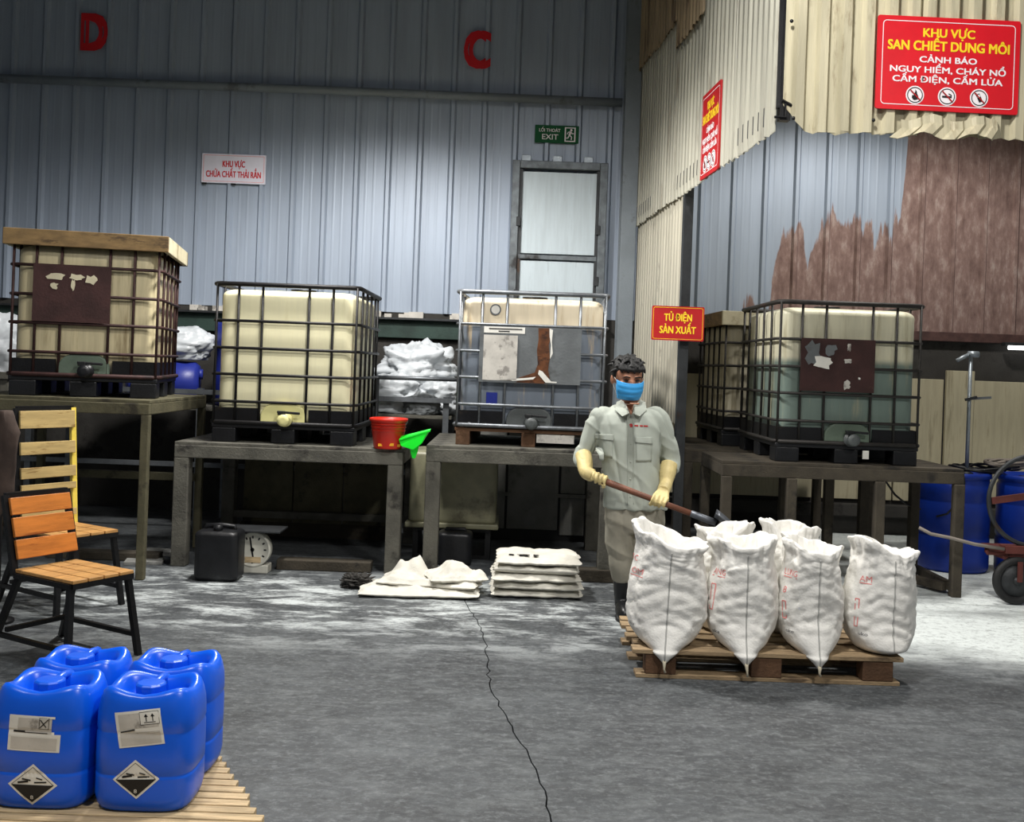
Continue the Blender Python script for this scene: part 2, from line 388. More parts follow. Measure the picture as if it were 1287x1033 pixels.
def floor_mat():
    m = bpy.data.materials.new('floor_concrete'); m.use_nodes = True; nt = m.node_tree; N = nt.nodes; L = nt.links
    bs = N['Principled BSDF']; g = N.new('ShaderNodeNewGeometry').outputs['Position']
    def nz(st, sc, det, rg=.6, dist=0):
        mp = N.new('ShaderNodeMapping'); mp.inputs['Scale'].default_value = st; L.new(g, mp.inputs[0])
        n_ = N.new('ShaderNodeTexNoise'); n_.inputs['Scale'].default_value = sc; n_.inputs['Detail'].default_value = det
        n_.inputs['Roughness'].default_value = rg; n_.inputs['Distortion'].default_value = dist; L.new(mp.outputs[0], n_.inputs[0]); return n_.outputs['Fac']
    def rp(f, a, b):
        r = N.new('ShaderNodeMapRange'); r.inputs[1].default_value = a; r.inputs[2].default_value = b; L.new(f, r.inputs[0]); return r.outputs[0]
    def mix(f, a, b):
        x = N.new('ShaderNodeMix'); x.data_type = 'RGBA'; L.new(f, x.inputs[0])
        for i, q in ((6, a), (7, b)):
            if hasattr(q, 'links'): L.new(q, x.inputs[i])
            else: x.inputs[i].default_value = q
        return x.outputs[2]
    def mul(a, b):
        x = N.new('ShaderNodeMath'); x.operation = 'MULTIPLY'; L.new(a, x.inputs[0])
        if hasattr(b, 'links'): L.new(b, x.inputs[1])
        else: x.inputs[1].default_value = b
        return x.outputs[0]
    c = mix(rp(nz((1,1.3,1), 1.3, 9, .75), .34, .66), lin((40, 43, 46)), lin((72, 76, 79)))
    c = mix(mul(rp(nz((1,2.4,1), 5, 8, .75, .6), .46, .72), .6), c, lin((112, 116, 117)))
    c = mix(mul(rp(nz((1.4,1,1), 11, 8, .75, .4), .5, .72), .6), c, lin((28, 30, 32)))
    # spilled white powder trodden in along the stands
    sp = N.new('ShaderNodeSeparateXYZ'); L.new(g, sp.inputs[0])
    zone = mul(rp(sp.outputs[1], 5.1, 6.1), rp(sp.outputs[1], 7.35, 7.0))
    zr = mul(rp(sp.outputs[0], 1.6, 2.2), rp(sp.outputs[1], 5.3, 5.6))
    c = mix(mul(zone, rp(nz((.8,1.9,1), 2.4, 10, .78, .25), .48, .6)), c, lin((190, 196, 196)))
    c = mix(mul(zr, rp(nz((.7,1.4,1), 1.0, 7, .6, .3), .3, .5)), c, lin((212, 218, 216)))
    c = mix(mul(rp(nz((1,1.2,1), 26, 6, .8), .5, .66), .55), c, lin((120, 124, 126)))
    c = mix(mul(rp(nz((1,1.2,1), 17, 7, .8), .52, .68), .6), c, lin((26, 28, 30)))
    c = mix(rp(nz((1,1.6,1), 2.2, 7, .7, .8), .7, .76), c, lin((158, 156, 148)))
    L.new(c, bs.inputs['Base Color'])
    L.new(rp(nz((1,2,1), 3, 5), .1, .9), bs.inputs['Roughness'])
    bs.inputs['Roughness'].default_value = .6
    rr = N.new('ShaderNodeMapRange'); rr.inputs[3].default_value = .42; rr.inputs[4].default_value = .8
    L.new(nz((1,2,1), 3, 5), rr.inputs[0]); L.new(rr.outputs[0], bs.inputs['Roughness'])
    b = N.new('ShaderNodeBump'); b.inputs['Strength'].default_value = .35; b.inputs['Distance'].default_value = .01
    L.new(nz((1,1.6,1), 14, 8, .7), b.inputs['Height']); L.new(b.outputs[0], bs.inputs['Normal'])
    return m
M_['floor'] = floor_mat()

# ================================================================== SETTING
WY = 10.0                       # back wall
XL, XR, YB, HZ = -6.6, 6.6, -3.2, 6.3
# floor: two slabs with a ragged open crack between them
fl = MB().b2(XL-.2, XR+.2, YB-.2, WY+.4, -.25, -.06).build('floor', M_['concrete_dark']); tag(fl, 'dark grey worn concrete floor of the hall', 'floor', kind='structure')
pts = [(-.62, WY+.35), (-.5, 9), (-.4, 7.6), (-.24, 6.5)]
n = 46
for i in range(n+1):
    t = i/n; y = 6.33+(3.39-6.33)*t; x = -.208+(.172+.208)*t + .03*math.sin(t*9) + random.uniform(-.011, .011)
    pts.append((x, y))
pts += [(.26, 2.6), (.5, .5), (.7, YB-.15)]
g_ = .003
for side in (-1, 1):
    poly = [(x+side*g_*(1 if 3 < y < 6.6 else .6), y) for x, y in pts]
    poly += [(side*(XR+.2), YB-.15), (side*(XR+.2), WY+.35)]
    MB().prism(poly, .06, Matrix.Translation((0, 0, -.06))).build('slab', M_['floor'], fl)

# back wall: concrete base with beams, ribbed steel sheets above
wb = MB().b2(XL, XR, WY, WY+.25, 0, 1.99).b2(XL, XR, WY+.06, WY+.2, 1.99, HZ).build('wall_back', M_['concrete_dark'])
tag(wb, 'ribbed blue grey steel back wall on a dark concrete base', 'wall', kind='structure')
def sheet_profile(x0, width, ribs, depth, rw, y):
    """ribs point to the viewer (-y)"""
    sp = width/ribs; P_ = []
    for k in range(ribs):
        c = x0+sp*(k+.12)
        P_ += [(c-rw, y), (c-rw*.45, y-depth), (c+rw*.45, y-depth), (c+rw, y)]
        for q in (.42, .68):
            c2 = x0+sp*(k+q); P_ += [(c2-.014, y), (c2-.006, y-.001), (c2+.006, y-.001), (c2+.014, y)]
    P_.append((x0+width, y)); P_.insert(0, (x0, y))
    return P_
def sheet(P_, z0, z1, name, m, parent, th=.004, zb=None, M=None, nz=1):
    mb = MB(); n_ = len(P_)
    vs, fs = [], []
    for off in (0, th):
        for j in range(nz+1):
            for i, (x, y) in enumerate(P_):
                zlow = z0 + (zb(i) if zb else 0)
                vs.append((x, y+off, zlow+(z1-zlow)*j/nz))
    A = (nz+1)*n_
    for j in range(nz):
        for i in range(n_-1):
            a = j*n_+i
            fs.append((a, a+1, a+n_+1, a+n_)); fs.append((A+a, A+a+n_, A+a+n_+1, A+a+1))
    for i in range(n_-1):
        fs.append((i, A+i, A+i+1, i+1)); b = nz*n_
        fs.append((b+i, b+i+1, A+b+i+1, A+b+i))
    mb.add(vs, fs, M)
    return mb.build(name, m, parent)
SW = .921
k = 0; x = -6.52
while x < 6.3:
    sheet(sheet_profile(x, SW, 3, .032, .034, WY-.004-(k % 2)*.004), 1.99, HZ-.05, 'wall_sheet', M_['wall'], wb)
    x += SW-.002; k += 1
# beam, sill and boards on the lower wall
MB().b2(XL+.05, .9, WY-.06, WY-.001, 1.74, 1.93).build('wall_beam', M_['green_beam'], wb, bevel=.006)
MB().b2(1.2, XR-.05, WY-.07, WY-.001, 1.90, 1.99).build('wall_beam', M_['rust_beam'], wb, bevel=.006)
led = MB()
for i in range(60):
    xx = random.uniform(-4.8, .0)
    led.b2(xx, xx+random.uniform(.03, .2), WY-.08-random.uniform(0, .05), WY-.01, 1.935, 1.95+random.uniform(.005, .045))
o = led.build('ledge_debris', M_['paper'], wb); o['kind'] = 'stuff'
MB().b2(XL+.05, .9, WY-.13, WY-.001, 1.915, 1.935).build('wall_ledge', M_['steel_dark'], wb)
bx = [(1.3, 2.1, 1.5), (2.12, 2.95, 1.52), (2.97, 3.72, 1.52), (3.735, 4.19, 1.53), (4.2, 4.47, 1.62), (4.485, 5.3, 1.53), (5.32, 6.2, 1.53)]
for i, (a, b, t) in enumerate(bx):
    yy = WY-.09 if t > 1.6 else WY-.05
    MB().b2(a, b, yy, yy+.04, .34 if t < 1.6 else .3, t).build('wall_board', M_['board_beige'], wb, bevel=.005)
MB().b2(1.3, 6.3, WY-.12, WY-.001, .18, .30).build('wall_kerb', M_['concrete_dark'], wb, bevel=.01)
# painted letters
for ch, px, py, wd, ht in (('D', 118, 40, .215, .335), ('C', 600, 62, .215, .335)):
    mb = MB(); c = at(px, py, WY-.05)
    put_text(mb, ch, 0, 0, wd, ht, frameM((c.x, WY-.042, c.z), (1,0,0), (0,0,1)), .09)
    o = mb.build('painted_letter', M_['red_print'], wb); o['label'] = 'red painted letter '+ch
# other walls and roof
for nm, b, lb in (('wall_left', (XL-.2, XL, YB, WY+.2, 0, HZ), 'plain grey side wall left of the frame'), ('wall_right', (XR, XR+.2, YB, WY+.2, 0, HZ), 'plain grey side wall right of the frame'),
              ('wall_front', (XL-.2, XR+.2, YB-.2, YB, 0, HZ), 'plain grey wall behind the viewer'), ('ceiling', (XL-.2, XR+.2, YB-.2, WY+.3, HZ, HZ+.1), 'grey roof over the hall')):
    tag(MB().b2(*b).build(nm, M_['hall_grey']), lb, 'wall' if nm != 'ceiling' else 'ceiling', kind='structure')
# purlin pipe along the wall
tr = MB().tube([(XL+.1, WY-.10, 4.1), (-2, WY-.10, 4.1), (.97, WY-.10, 4.085)], .042, 12).build('trim_1', M_['column_grey'], None, True)
tag(tr, 'grey steel pipe running along the ribbed back wall', 'pipe', kind='structure')
# column in the corner
c = MB(); c.b2(.985, 1.13, WY-.24, WY-.225, 0, HZ-.01); c.b2(1.05, 1.065, WY-.225, WY-.06, 0, HZ-.01); c.b2(.985, 1.13, WY-.06, WY-.045, 0, HZ-.01)
tag(c.build('trim_2', M_['column_grey']), 'grey steel column in the corner by the exit door', 'column', kind='structure')
# exit door
dr = thing('door_1', 'tall light grey exit door with dark steel frame and panels', 'door', (.395, WY-.05, 0)); dr['kind'] = 'structure'
DW, DH = .46, 3.49
for sx in (-1, 1):
    MB().b2(sx*DW-(.075 if sx > 0 else 0), sx*DW+(.075 if sx < 0 else 0), -.09, 0, 0, DH).build('door_jamb', M_['door_frame'], dr, bevel=.006)
MB().b2(-DW+.0755, DW-.0755, -.088, 0, DH-.075, DH).build('door_head', M_['door_frame'], dr, bevel=.006)
for z0, z1 in ((.06, .75), (.8, 1.62), (1.66, 2.53), (2.6, DH-.1)):
    MB().b2(-DW+.09, DW-.09, -.05, -.03, z0, z1).build('door_panel', M_['door_pane'], dr, bevel=.004)
for z in (.775, 1.64, 2.565):
    MB().b2(-DW+.08, DW-.08, -.075, -.02, z-.022, z+.022).build('door_rail', M_['door_frame'], dr, bevel=.004)
for sx in (-1, 1):
    MB().b2(sx*(DW-.09)-.014, sx*(DW-.09)+.014, -.07, -.02, .06, DH-.08).build('door_stile', M_['steel_dark'], dr)
for sx, z in ((-1, 2.9), (1, 2.84), (1, 2.35), (-1, 2.2), (-1, 1.2), (1, 1.1)):
    MB().b2(sx*(DW-.075)-.02, sx*(DW-.075)+.02, -.1, -.085, z-.045, z+.045).build('hinge', M_['steel_dark'], dr, bevel=.004)
for xx in (-.33, -.03, .27):
    MB().b2(xx-.045, xx+.045, -.05, -.02, DH+.002, DH+.06).build('rib_flashing', M_['galv'], dr, bevel=.004)

# corrugated partition: side sheets, lower sheets, front canopy sheets
A0, A1 = Vector((1.135, WY-.12, 0)), Vector((1.44, 5.82, 0))
pd = (A1-A0); PL = pd.length; pdn = pd.normalized()
# local x runs from far to near, local -y faces the open hall (towards -X)
PM = Matrix(((pdn.x, -pdn.y*-1*-1, 0, A0.x), (pdn.y, pdn.x, 0, A0.y), (0, 0, 1, 0), (0, 0, 0, 1)))
def corr(x0, x1, sp, dep, y=0):
    P_ = []; x = x0; k = 0
    while x < x1-1e-6:
        q = min(sp, x1-x)
        P_ += [(x, y), (x+q*.36, y), (x+q*.5, y-dep), (x+q*.86, y-dep)]
        x += q
    P_.append((x1, y)); return P_
wp = thing('wall_partition', 'stained corrugated fibreglass partition hanging beside the column', 'wall'); wp['kind'] = 'structure'
nS = 5
for i in range(nS):
    a, b = PL*i/nS, PL*(i+1)/nS+.05
    sheet(corr(a, min(b, PL), .102, .016, -.006*(i % 2)), 2.885, 4.62, 'corrugated_sheet', M_['fibre_side'], wp, zb=lambda q: random.uniform(-.012, .012), M=PM)
for i in range(nS):
    a, b = PL*i/nS, PL*(i+1)/nS+.05
    lo = [4.36, 4.32, 4.1, 4.38, 4.34][i]
    sheet(corr(a, min(b, PL), .102, .016, -.03-.006*(i % 2)), lo, HZ-.02, 'corrugated_sheet', M_['fibre_old'], wp, zb=lambda q: random.uniform(-.02, .02), M=PM)
LL = 1.93
for i in range(2):
    a, b = LL*i/2, LL*(i+1)/2+.03
    sheet(corr(a, min(b, LL), .102, .016, .03-.006*i), 1.0 if i == 0 else 1.12, 2.96, 'corrugated_sheet', M_['fibre_low'], wp, zb=lambda q: random.uniform(-.02, .02), M=PM)
MB().b2(LL-.01, LL+.05, 0.0, .07, .02, 2.95, PM).build('post', M_['steel_dark'], wp)
cs = MB(); x = .02
while x < PL-.08:
    cs.b2(x+.004, x+.036, -.0095-.006, -.004, 2.95, 3.06, PM); x += .102
cs.build('purlin_show_through', M_['steel_dark'], wp)  # dark boxes added in place of the purlin showing through the translucent sheets
MB().b2(PL-.03, PL+.02, .02, .08, 2.95, HZ-.02, PM).build('post', M_['black_metal'], wp)
wc = thing('wall_canopy', 'yellowed corrugated fibreglass sheets hanging at the upper right', 'wall'); wc['kind'] = 'structure'
CY = 5.80
edges = [1.475, 2.20, 3.0, 3.8, 4.6, 5.5, 6.5]
for i in range(6):
    P_ = corr(edges[i], edges[i+1]+(.04 if i < 5 else 0), 0.128, .032, CY-.004*(i % 2))
    def zb(q, i=i):
        z = random.uniform(-.012, .012)
        if i == 0 and q < 3: z += .16-.05*q
        if i == 1 and q < 8: z += .07
        return z
    sheet(P_, 2.885, HZ-.02, 'corrugated_sheet', M_['fibre_front'], wc, zb=zb)
# torn flap
mb = MB(); F_ = corr(2.08, 2.62, .118, .014, CY-.04)
vs = []; fs = []
for j, (z, dy) in enumerate(((2.98, 0), (2.93, -.012), (2.865, -.05))):
    for x, y in F_: vs.append((x+(.05 if j < 2 else -.03*(1-(x-2.08)/.54)), y+dy, z+.02*math.sin(x*23)))
n_ = len(F_)
for j in range(2):
    for i in range(n_-1): fs.append((j*n_+i, j*n_+i+1, (j+1)*n_+i+1, (j+1)*n_+i))
mb.add(vs, fs); o = mb.build('torn_flap', M_['fibre_front'], wc); q = o.modifiers.new('s', 'SOLIDIFY'); q.thickness = .004
MB().b2(1.43, XR-.05, CY+.03, CY+.09, 3.04, 3.10).build('canopy_rail', M_['black_metal'], wc)
MB().bar((1.455, CY+.02, 3.02), (1.455, CY+.02, HZ-.05), .03, .03).build('canopy_post', M_['black_metal'], wc)
mb = MB(); mb.tube([(1.43, CY, 2.965), (1.50, CY, 2.965)], .008, 6); mb.tube([(1.47, CY, 3.06), (1.53, CY, 3.03), (1.57, CY, 2.96)], .01, 6); mb.tube([(1.49, CY, 3.05), (1.49, CY, 2.97)], .007, 6)
mb.build('bracket', M_['black_metal'], wc)
for xx, zz in ((1.53, 2.955), (1.98, 2.96), (2.3, 2.97), (2.62, 2.97), (1.5, 3.5)):
    MB().ell((xx, CY-.03, zz), (.011, .008, .011), 8, 6).build('screw', M_['black'], wc, True)

# ================================================================== SIGNS
def sign_board(name, label, cat, o, ux, w_, h_, m, th=.012, r=.012):
    M = frameM(o, ux, (0,0,1)) if not isinstance(ux, tuple) or len(ux) == 3 else None
    t = thing(name, label, cat)
    MB().prism(rrect(w_, h_, r), th, M @ Matrix.Translation((0,0,-th))).build('board', m, t)
    return t, M
def lay(M, k=1): return M @ Matrix.Translation((0, 0, .0012*k))
def no_icon(t, M, cx, cy, r, kind):
    d = MB(); disc(d, cx, cy, r, lay(M, 1)); d.build('icon_disc', M_['white_print'], t)
    b = MB(); disc(b, cx, cy, r*.86, lay(M, 2), r0=r*.76)
    g = MB()
    if kind == 0:      # flame
        P_ = [(0,-.55),(.28,-.45),(.36,-.12),(.22,.12),(.18,.38),(.02,.6),(0,.3),(-.16,.12),(-.12,-.05),(-.32,-.02),(-.34,-.32),(-.2,-.5)]
        g.add([(cx+a*r, cy+c_*r, 0) for a, c_ in P_], [tuple(range(len(P_)))], lay(M, 3))
    elif kind == 1:    # cigarette
        quad(g, (cx-.55*r, cy-.05*r), (cx+.5*r, cy-.05*r), .2*r, lay(M, 3)); quad(g, (cx+.15*r, cy+.3*r), (cx+.5*r, cy+.12*r), .1*r, lay(M, 3))
    else:              # phone
        a = R(25); u = Vector((math.cos(a), math.sin(a))); v_ = Vector((-u.y, u.x)); c2 = Vector((cx, cy))
        quad(g, c2-v_*.45*r, c2+v_*.45*r, .42*r, lay(M, 3)); quad(g, c2+v_*.45*r-u*.12*r, c2+v_*.62*r-u*.12*r, .1*r, lay(M, 3))
        s_ = MB(); quad(s_, c2+v_*.08*r, c2+v_*.34*r, .3*r, lay(M, 4)); s_.build('icon_screen', M_['white_print'], t)
    q = MB(); quad(q, (cx-.57*r, cy+.57*r), (cx+.57*r, cy-.57*r), .13*r, lay(M, 5))
    b.build('icon_ring', M_['print_black'], t); g.build('icon_symbol', M_['print_black'], t); q.build('icon_bar', M_['sign_darkred'], t)
def warning_sign(name, label, o, ux, w_, h_, m):
    t, M = sign_board(name, label, 'sign', o, ux, w_, h_, m)
    l = MB(); outline(l, rrect(w_*.93, h_*.9, .022), .004, lay(M, 1)); l.build('border_line', M_['white_print'], t)
    y = MB(); put_text(y, 'KHU VỰC', 0, h_*.33, w_*.36, h_*.088, lay(M, 1), .055); put_text(y, 'SAN CHIẾT DUNG MÔI', 0, h_*.19, w_*.85, h_*.098, lay(M, 1), .055)
    y.build('lettering', M_['yellow'], t)
    y = MB(); put_text(y, 'CẢNH BÁO', 0, h_*.045, w_*.4, h_*.062, lay(M, 1), .055)
    put_text(y, 'NGUY HIỂM, CHÁY NỔ', 0, -h_*.065, w_*.81, h_*.062, lay(M, 1), .055); put_text(y, 'CẤM ĐIỆN, CẤM LỬA', 0, -h_*.17, w_*.77, h_*.062, lay(M, 1), .055)
    y.build('lettering', M_['white_print'], t)
    for k in range(3): no_icon(t, M, (k-1)*w_*.225, -h_*.34, h_*.098, k)
    return t
c = at(1192, 81, CY-.05)
ws = warning_sign('warning_sign', 'large red warning sign with yellow and white lettering on the front canopy', (c.x, CY-.045, c.z), (1, 0, -.012), .80, .525, M_['sign_red'])
# side sign on the partition (narrow, seen obliquely)
sm = PM @ Vector((2.79, -.035, 3.175))
nvec = (PM.to_3x3() @ Vector((1, 0, 0)))
warning_sign('warning_sign', 'narrow red warning sign seen edge-on on the side partition', sm, tuple(nvec), .47, .60, M_['sign_darkred'])
c = at(852, 406.5, 7.84)
t, M = sign_board('cabinet_sign', 'small dark red sign with two yellow lines beside the capped tank', 'sign', (c.x, 7.84, c.z), (1, .0, 0), .40, .262, M_['sign_darkred'])
l = MB(); outline(l, rrect(.38, .242, .014), .003, lay(M)); y = MB()
put_text(y, 'TỦ ĐIỆN', 0, .045, .21, .052, lay(M), .045); put_text(y, 'SẢN XUẤT', 0, -.05, .275, .052, lay(M), .045)
l.build('border_line', M_['yellow'], t); y.build('lettering', M_['yellow'], t)
MB().bar((c.x+.19, 7.86, c.z+.05), (c.x+.19, 7.92, c.z+.05), .01, .01).bar((c.x+.19, 7.856, c.z-.1), (c.x+.19, 7.856, c.z+.1), .012, .01).build('bracket', M_['steel_dark'], t)
c = at(293.5, 212, WY-.05)
t, M = sign_board('area_sign', 'white sign with two lines of red lettering on the ribbed wall', 'sign', (c.x, WY-.045, c.z), (1, 0, 0), .62, .283, M_['sign_white'], .01, .004)
l = MB(); outline(l, rrect(.59, .255, .006), .004, lay(M)); l.build('border_line', M_['print_red'], t); y = MB()
put_text(y, 'KHU VỰC', 0, .045, .215, .058, lay(M), .045); put_text(y, 'CHỨA CHẤT THẢI RẮN', 0, -.055, .53, .058, lay(M), .045); y.build('lettering', M_['red_print'], t)
for xx in (-.28, .0):
    MB().b2(xx-.022, xx+.022, -.157, -.1405, -.01, .0, M).build('clip', M_['black'], t)
c = at(700, 168.5, WY-.05)
t, M = sign_board('exit_sign', 'green exit sign with running figure above the door', 'sign', (c.x, WY-.045, c.z), (1, 0, 0), .425, .17, M_['sign_green'], .02, .004)
y = MB(); put_text(y, 'LỐI THOÁT', -.07, .036, .205, .03, lay(M), .02); put_text(y, 'EXIT', -.065, -.028, .155, .05, lay(M), .02)
y.build('lettering', M_['white_print'], t)
p = MB(); p.add([(.075,-.07,0),(.18,-.07,0),(.18,.07,0),(.075,.07,0)], [(0,1,2,3)], lay(M)); p.build('pictogram_door', M_['white_print'], t)
p = MB()
p.add([(.087,-.06,0),(.168,-.06,0),(.168,.06,0),(.087,.06,0)], [(0,1,2,3)], lay(M, 2)); p.build('pictogram_field', M_['sign_green'], t)
p = MB(); disc(p, .138, .043, .0115, lay(M, 3))
for a, b, th in (((.134,.03),(.121,-.008),.02), ((.121,-.006),(.143,-.024),.011), ((.143,-.024),(.14,-.052),.01), ((.12,-.006),(.108,-.034),.011), ((.108,-.034),(.09,-.036),.01), ((.132,.028),(.108,.022),.009), ((.108,.022),(.1,.002),.008), ((.136,.026),(.15,.006),.009), ((.15,.006),(.163,.012),.008)):
    quad(p, a, b, th, lay(M, 3))
p.build('pictogram_runner', M_['white_print'], t)

# ================================================================== LAMPS
for x, y, z, wt, cone, bl, colr, lb in LAMPS:
    t = thing('pendant_lamp', lb, 'lamp', (x, y, z), 0, 'pendant lamps of the hall')
    MB().lathe([(.05, .30), (.07, .28), (.08, .2), (.2, .12), (.29, 0), (.28, 0), (.19, .11), (.05, .19)], 28).build('shade', M_['lamp_white'], t, True)
    MB().tube([(0, 0, .28), (0, 0, HZ-z)], .01, 6).build('cord', M_['black'], t)
    la = bpy.data.lights.new('lamp', 'SPOT'); la.energy = wt; la.spot_size = R(cone); la.spot_blend = bl; la.shadow_soft_size = .2; la.color = colr
    lo = bpy.data.objects.new('lamp_light', la); COL.objects.link(lo); lo.parent = t; lo.location = (0, 0, .03)
# strip light under the sheets at the right
t = thing('strip_light', 'short white fluorescent strip light under the rusty wall sheets', 'lamp', (5.02, WY-.14, 1.86))
em = bpy.data.materials.new('tube_glow'); em.use_nodes = True; b = em.node_tree.nodes['Principled BSDF']; b.inputs['Emission Color'].default_value = (1, 1, 1, 1); b.inputs['Emission Strength'].default_value = 3
MB().tube([(-.26, 0, 0), (.26, 0, 0)], .02, 10).build('tube', em, t, True)
MB().b2(-.3, .3, -.02, .06, .02, .05).build('housing', M_['steel_dark'], t, bevel=.004)

# ================================================================== STANDS (heavy tables)
def stand(name, label, x0, x1, y0, y1, top, m, beam=.09, leg=.09, legs=None, brace=(), planks=6):
    t = thing(name, label, 'stand', ((x0+x1)/2, (y0+y1)/2, 0)); hx, hy = (x1-x0)/2, (y1-y0)/2
    zb = top-.022
    for sy in (-1, 1): MB().b2(-hx, hx, sy*hy-(leg*.8 if sy > 0 else 0), sy*hy+(leg*.8 if sy < 0 else 0), zb-beam, zb).build('beam', m, t, bevel=.006)
    for sx in (-1, 1): MB().b2(sx*hx-(leg*.8 if sx > 0 else 0), sx*hx+(leg*.8 if sx < 0 else 0), -hy+leg*.8+.001, hy-leg*.8-.001, zb-beam, zb).build('beam', m, t, bevel=.006)
    for lx, ly in legs or ((-hx+leg/2, -hy+leg/2), (hx-leg/2, -hy+leg/2), (-hx+leg/2, hy-leg/2), (hx-leg/2, hy-leg/2)):
        MB().b2(lx-leg/2, lx+leg/2, ly-leg/2, ly+leg/2, 0, zb-beam).build('leg', m, t, bevel=.007)
    pw = 2*hy/planks
    me = MB().b2(-hx, hx, -pw/2+.006, pw/2-.006, -.011, .011).mesh('plank')
    for k in range(planks):
        link('plank', me, m, t, .003, loc=(0, -hy+pw*(k+.5), top-.011))
    for p, q in brace: MB().bar(p, q, .05, .06).build('brace', m, t, bevel=.005)
    return t
stand('tank_stand', 'tall olive grey stand carrying the tan capped tank', -3.68, -2.385, 6.78, 8.05, 1.19, M_['timber_old'], .075, .055,
      brace=(((-.6, .58, .55), (.6, .58, .55)),))
stand('tank_stand', 'low grey timber stand carrying the cream tank and red bucket', -2.37, -.75, 7.27, 8.62, .885, M_['timber'], .09, .105,
      brace=(((-.76, .6, .2), (.76, .6, .2)),))
stand('tank_stand', 'weathered grey timber stand carrying the grey caged tank', -.585, .76, 7.26, 8.6, .925, M_['timber'], .095, .105)
stand('tank_stand', 'dark brown timber stand carrying the green-grey tank', 1.50, 3.2, 7.2, 8.0, .897, M_['timber_dark'], .085, .07,
      legs=[(-.815, -.39), (-.36, -.39), (.26, -.39), (.815, -.39), (-.815, .39), (-.2, .39), (.12, .3), (.42, .39), (.815, .39)],
      brace=(((.815, -.35, .06), (.815, .36, .06)), ((.45, .38, .05), (.78, -.3, .05))), planks=4)
stand('tank_stand', 'dark timber stand behind, carrying the board-capped tank', 1.40, 2.95, 8.2, 9.72, .897, M_['timber_dark'], .085, .075)

# ================================================================== CAGED TANKS
def rbox_rings(w_, d_, z0, z1, r, n=10, m=6):
    """rounded box as rings"""
    def ring(ins, z):
        a, b = w_/2-ins, d_/2-ins; rr = max(r-ins*.3, .03); P_ = []
        for cx, cy, s0 in ((a-rr, b-rr, 0), (-a+rr, b-rr, 90), (-a+rr, -b+rr, 180), (a-rr, -b+rr, 270)):
            for k in range(n//2+1):
                t = R(s0+90*k/(n//2)); P_.append((cx+rr*math.cos(t), cy+rr*math.sin(t), z))
        return P_
    rg = [ring(r*.8, z0)]
    for k in range(m+1):
        t = R(90*k/m); rg.append(ring(r*.7*(1-math.sin(t)), z0+r*.6*(1-math.cos(t))))
    for k in range(1, 8):
        z = z0+r*.6+(z1-z0-r*1.2)*k/8; rg.append(ring(0, z))
    for k in range(m+1):
        t = R(90*k/m); rg.append(ring(r*.9*(1-math.cos(t)), z1-r*.6*(1-math.sin(t))))
    rg.append(ring(r*1.6, z1+.004))
    return rg
VX = (0, .154, .325, .658, .83, 1)
RZ = (.295, .49, .68, .875)
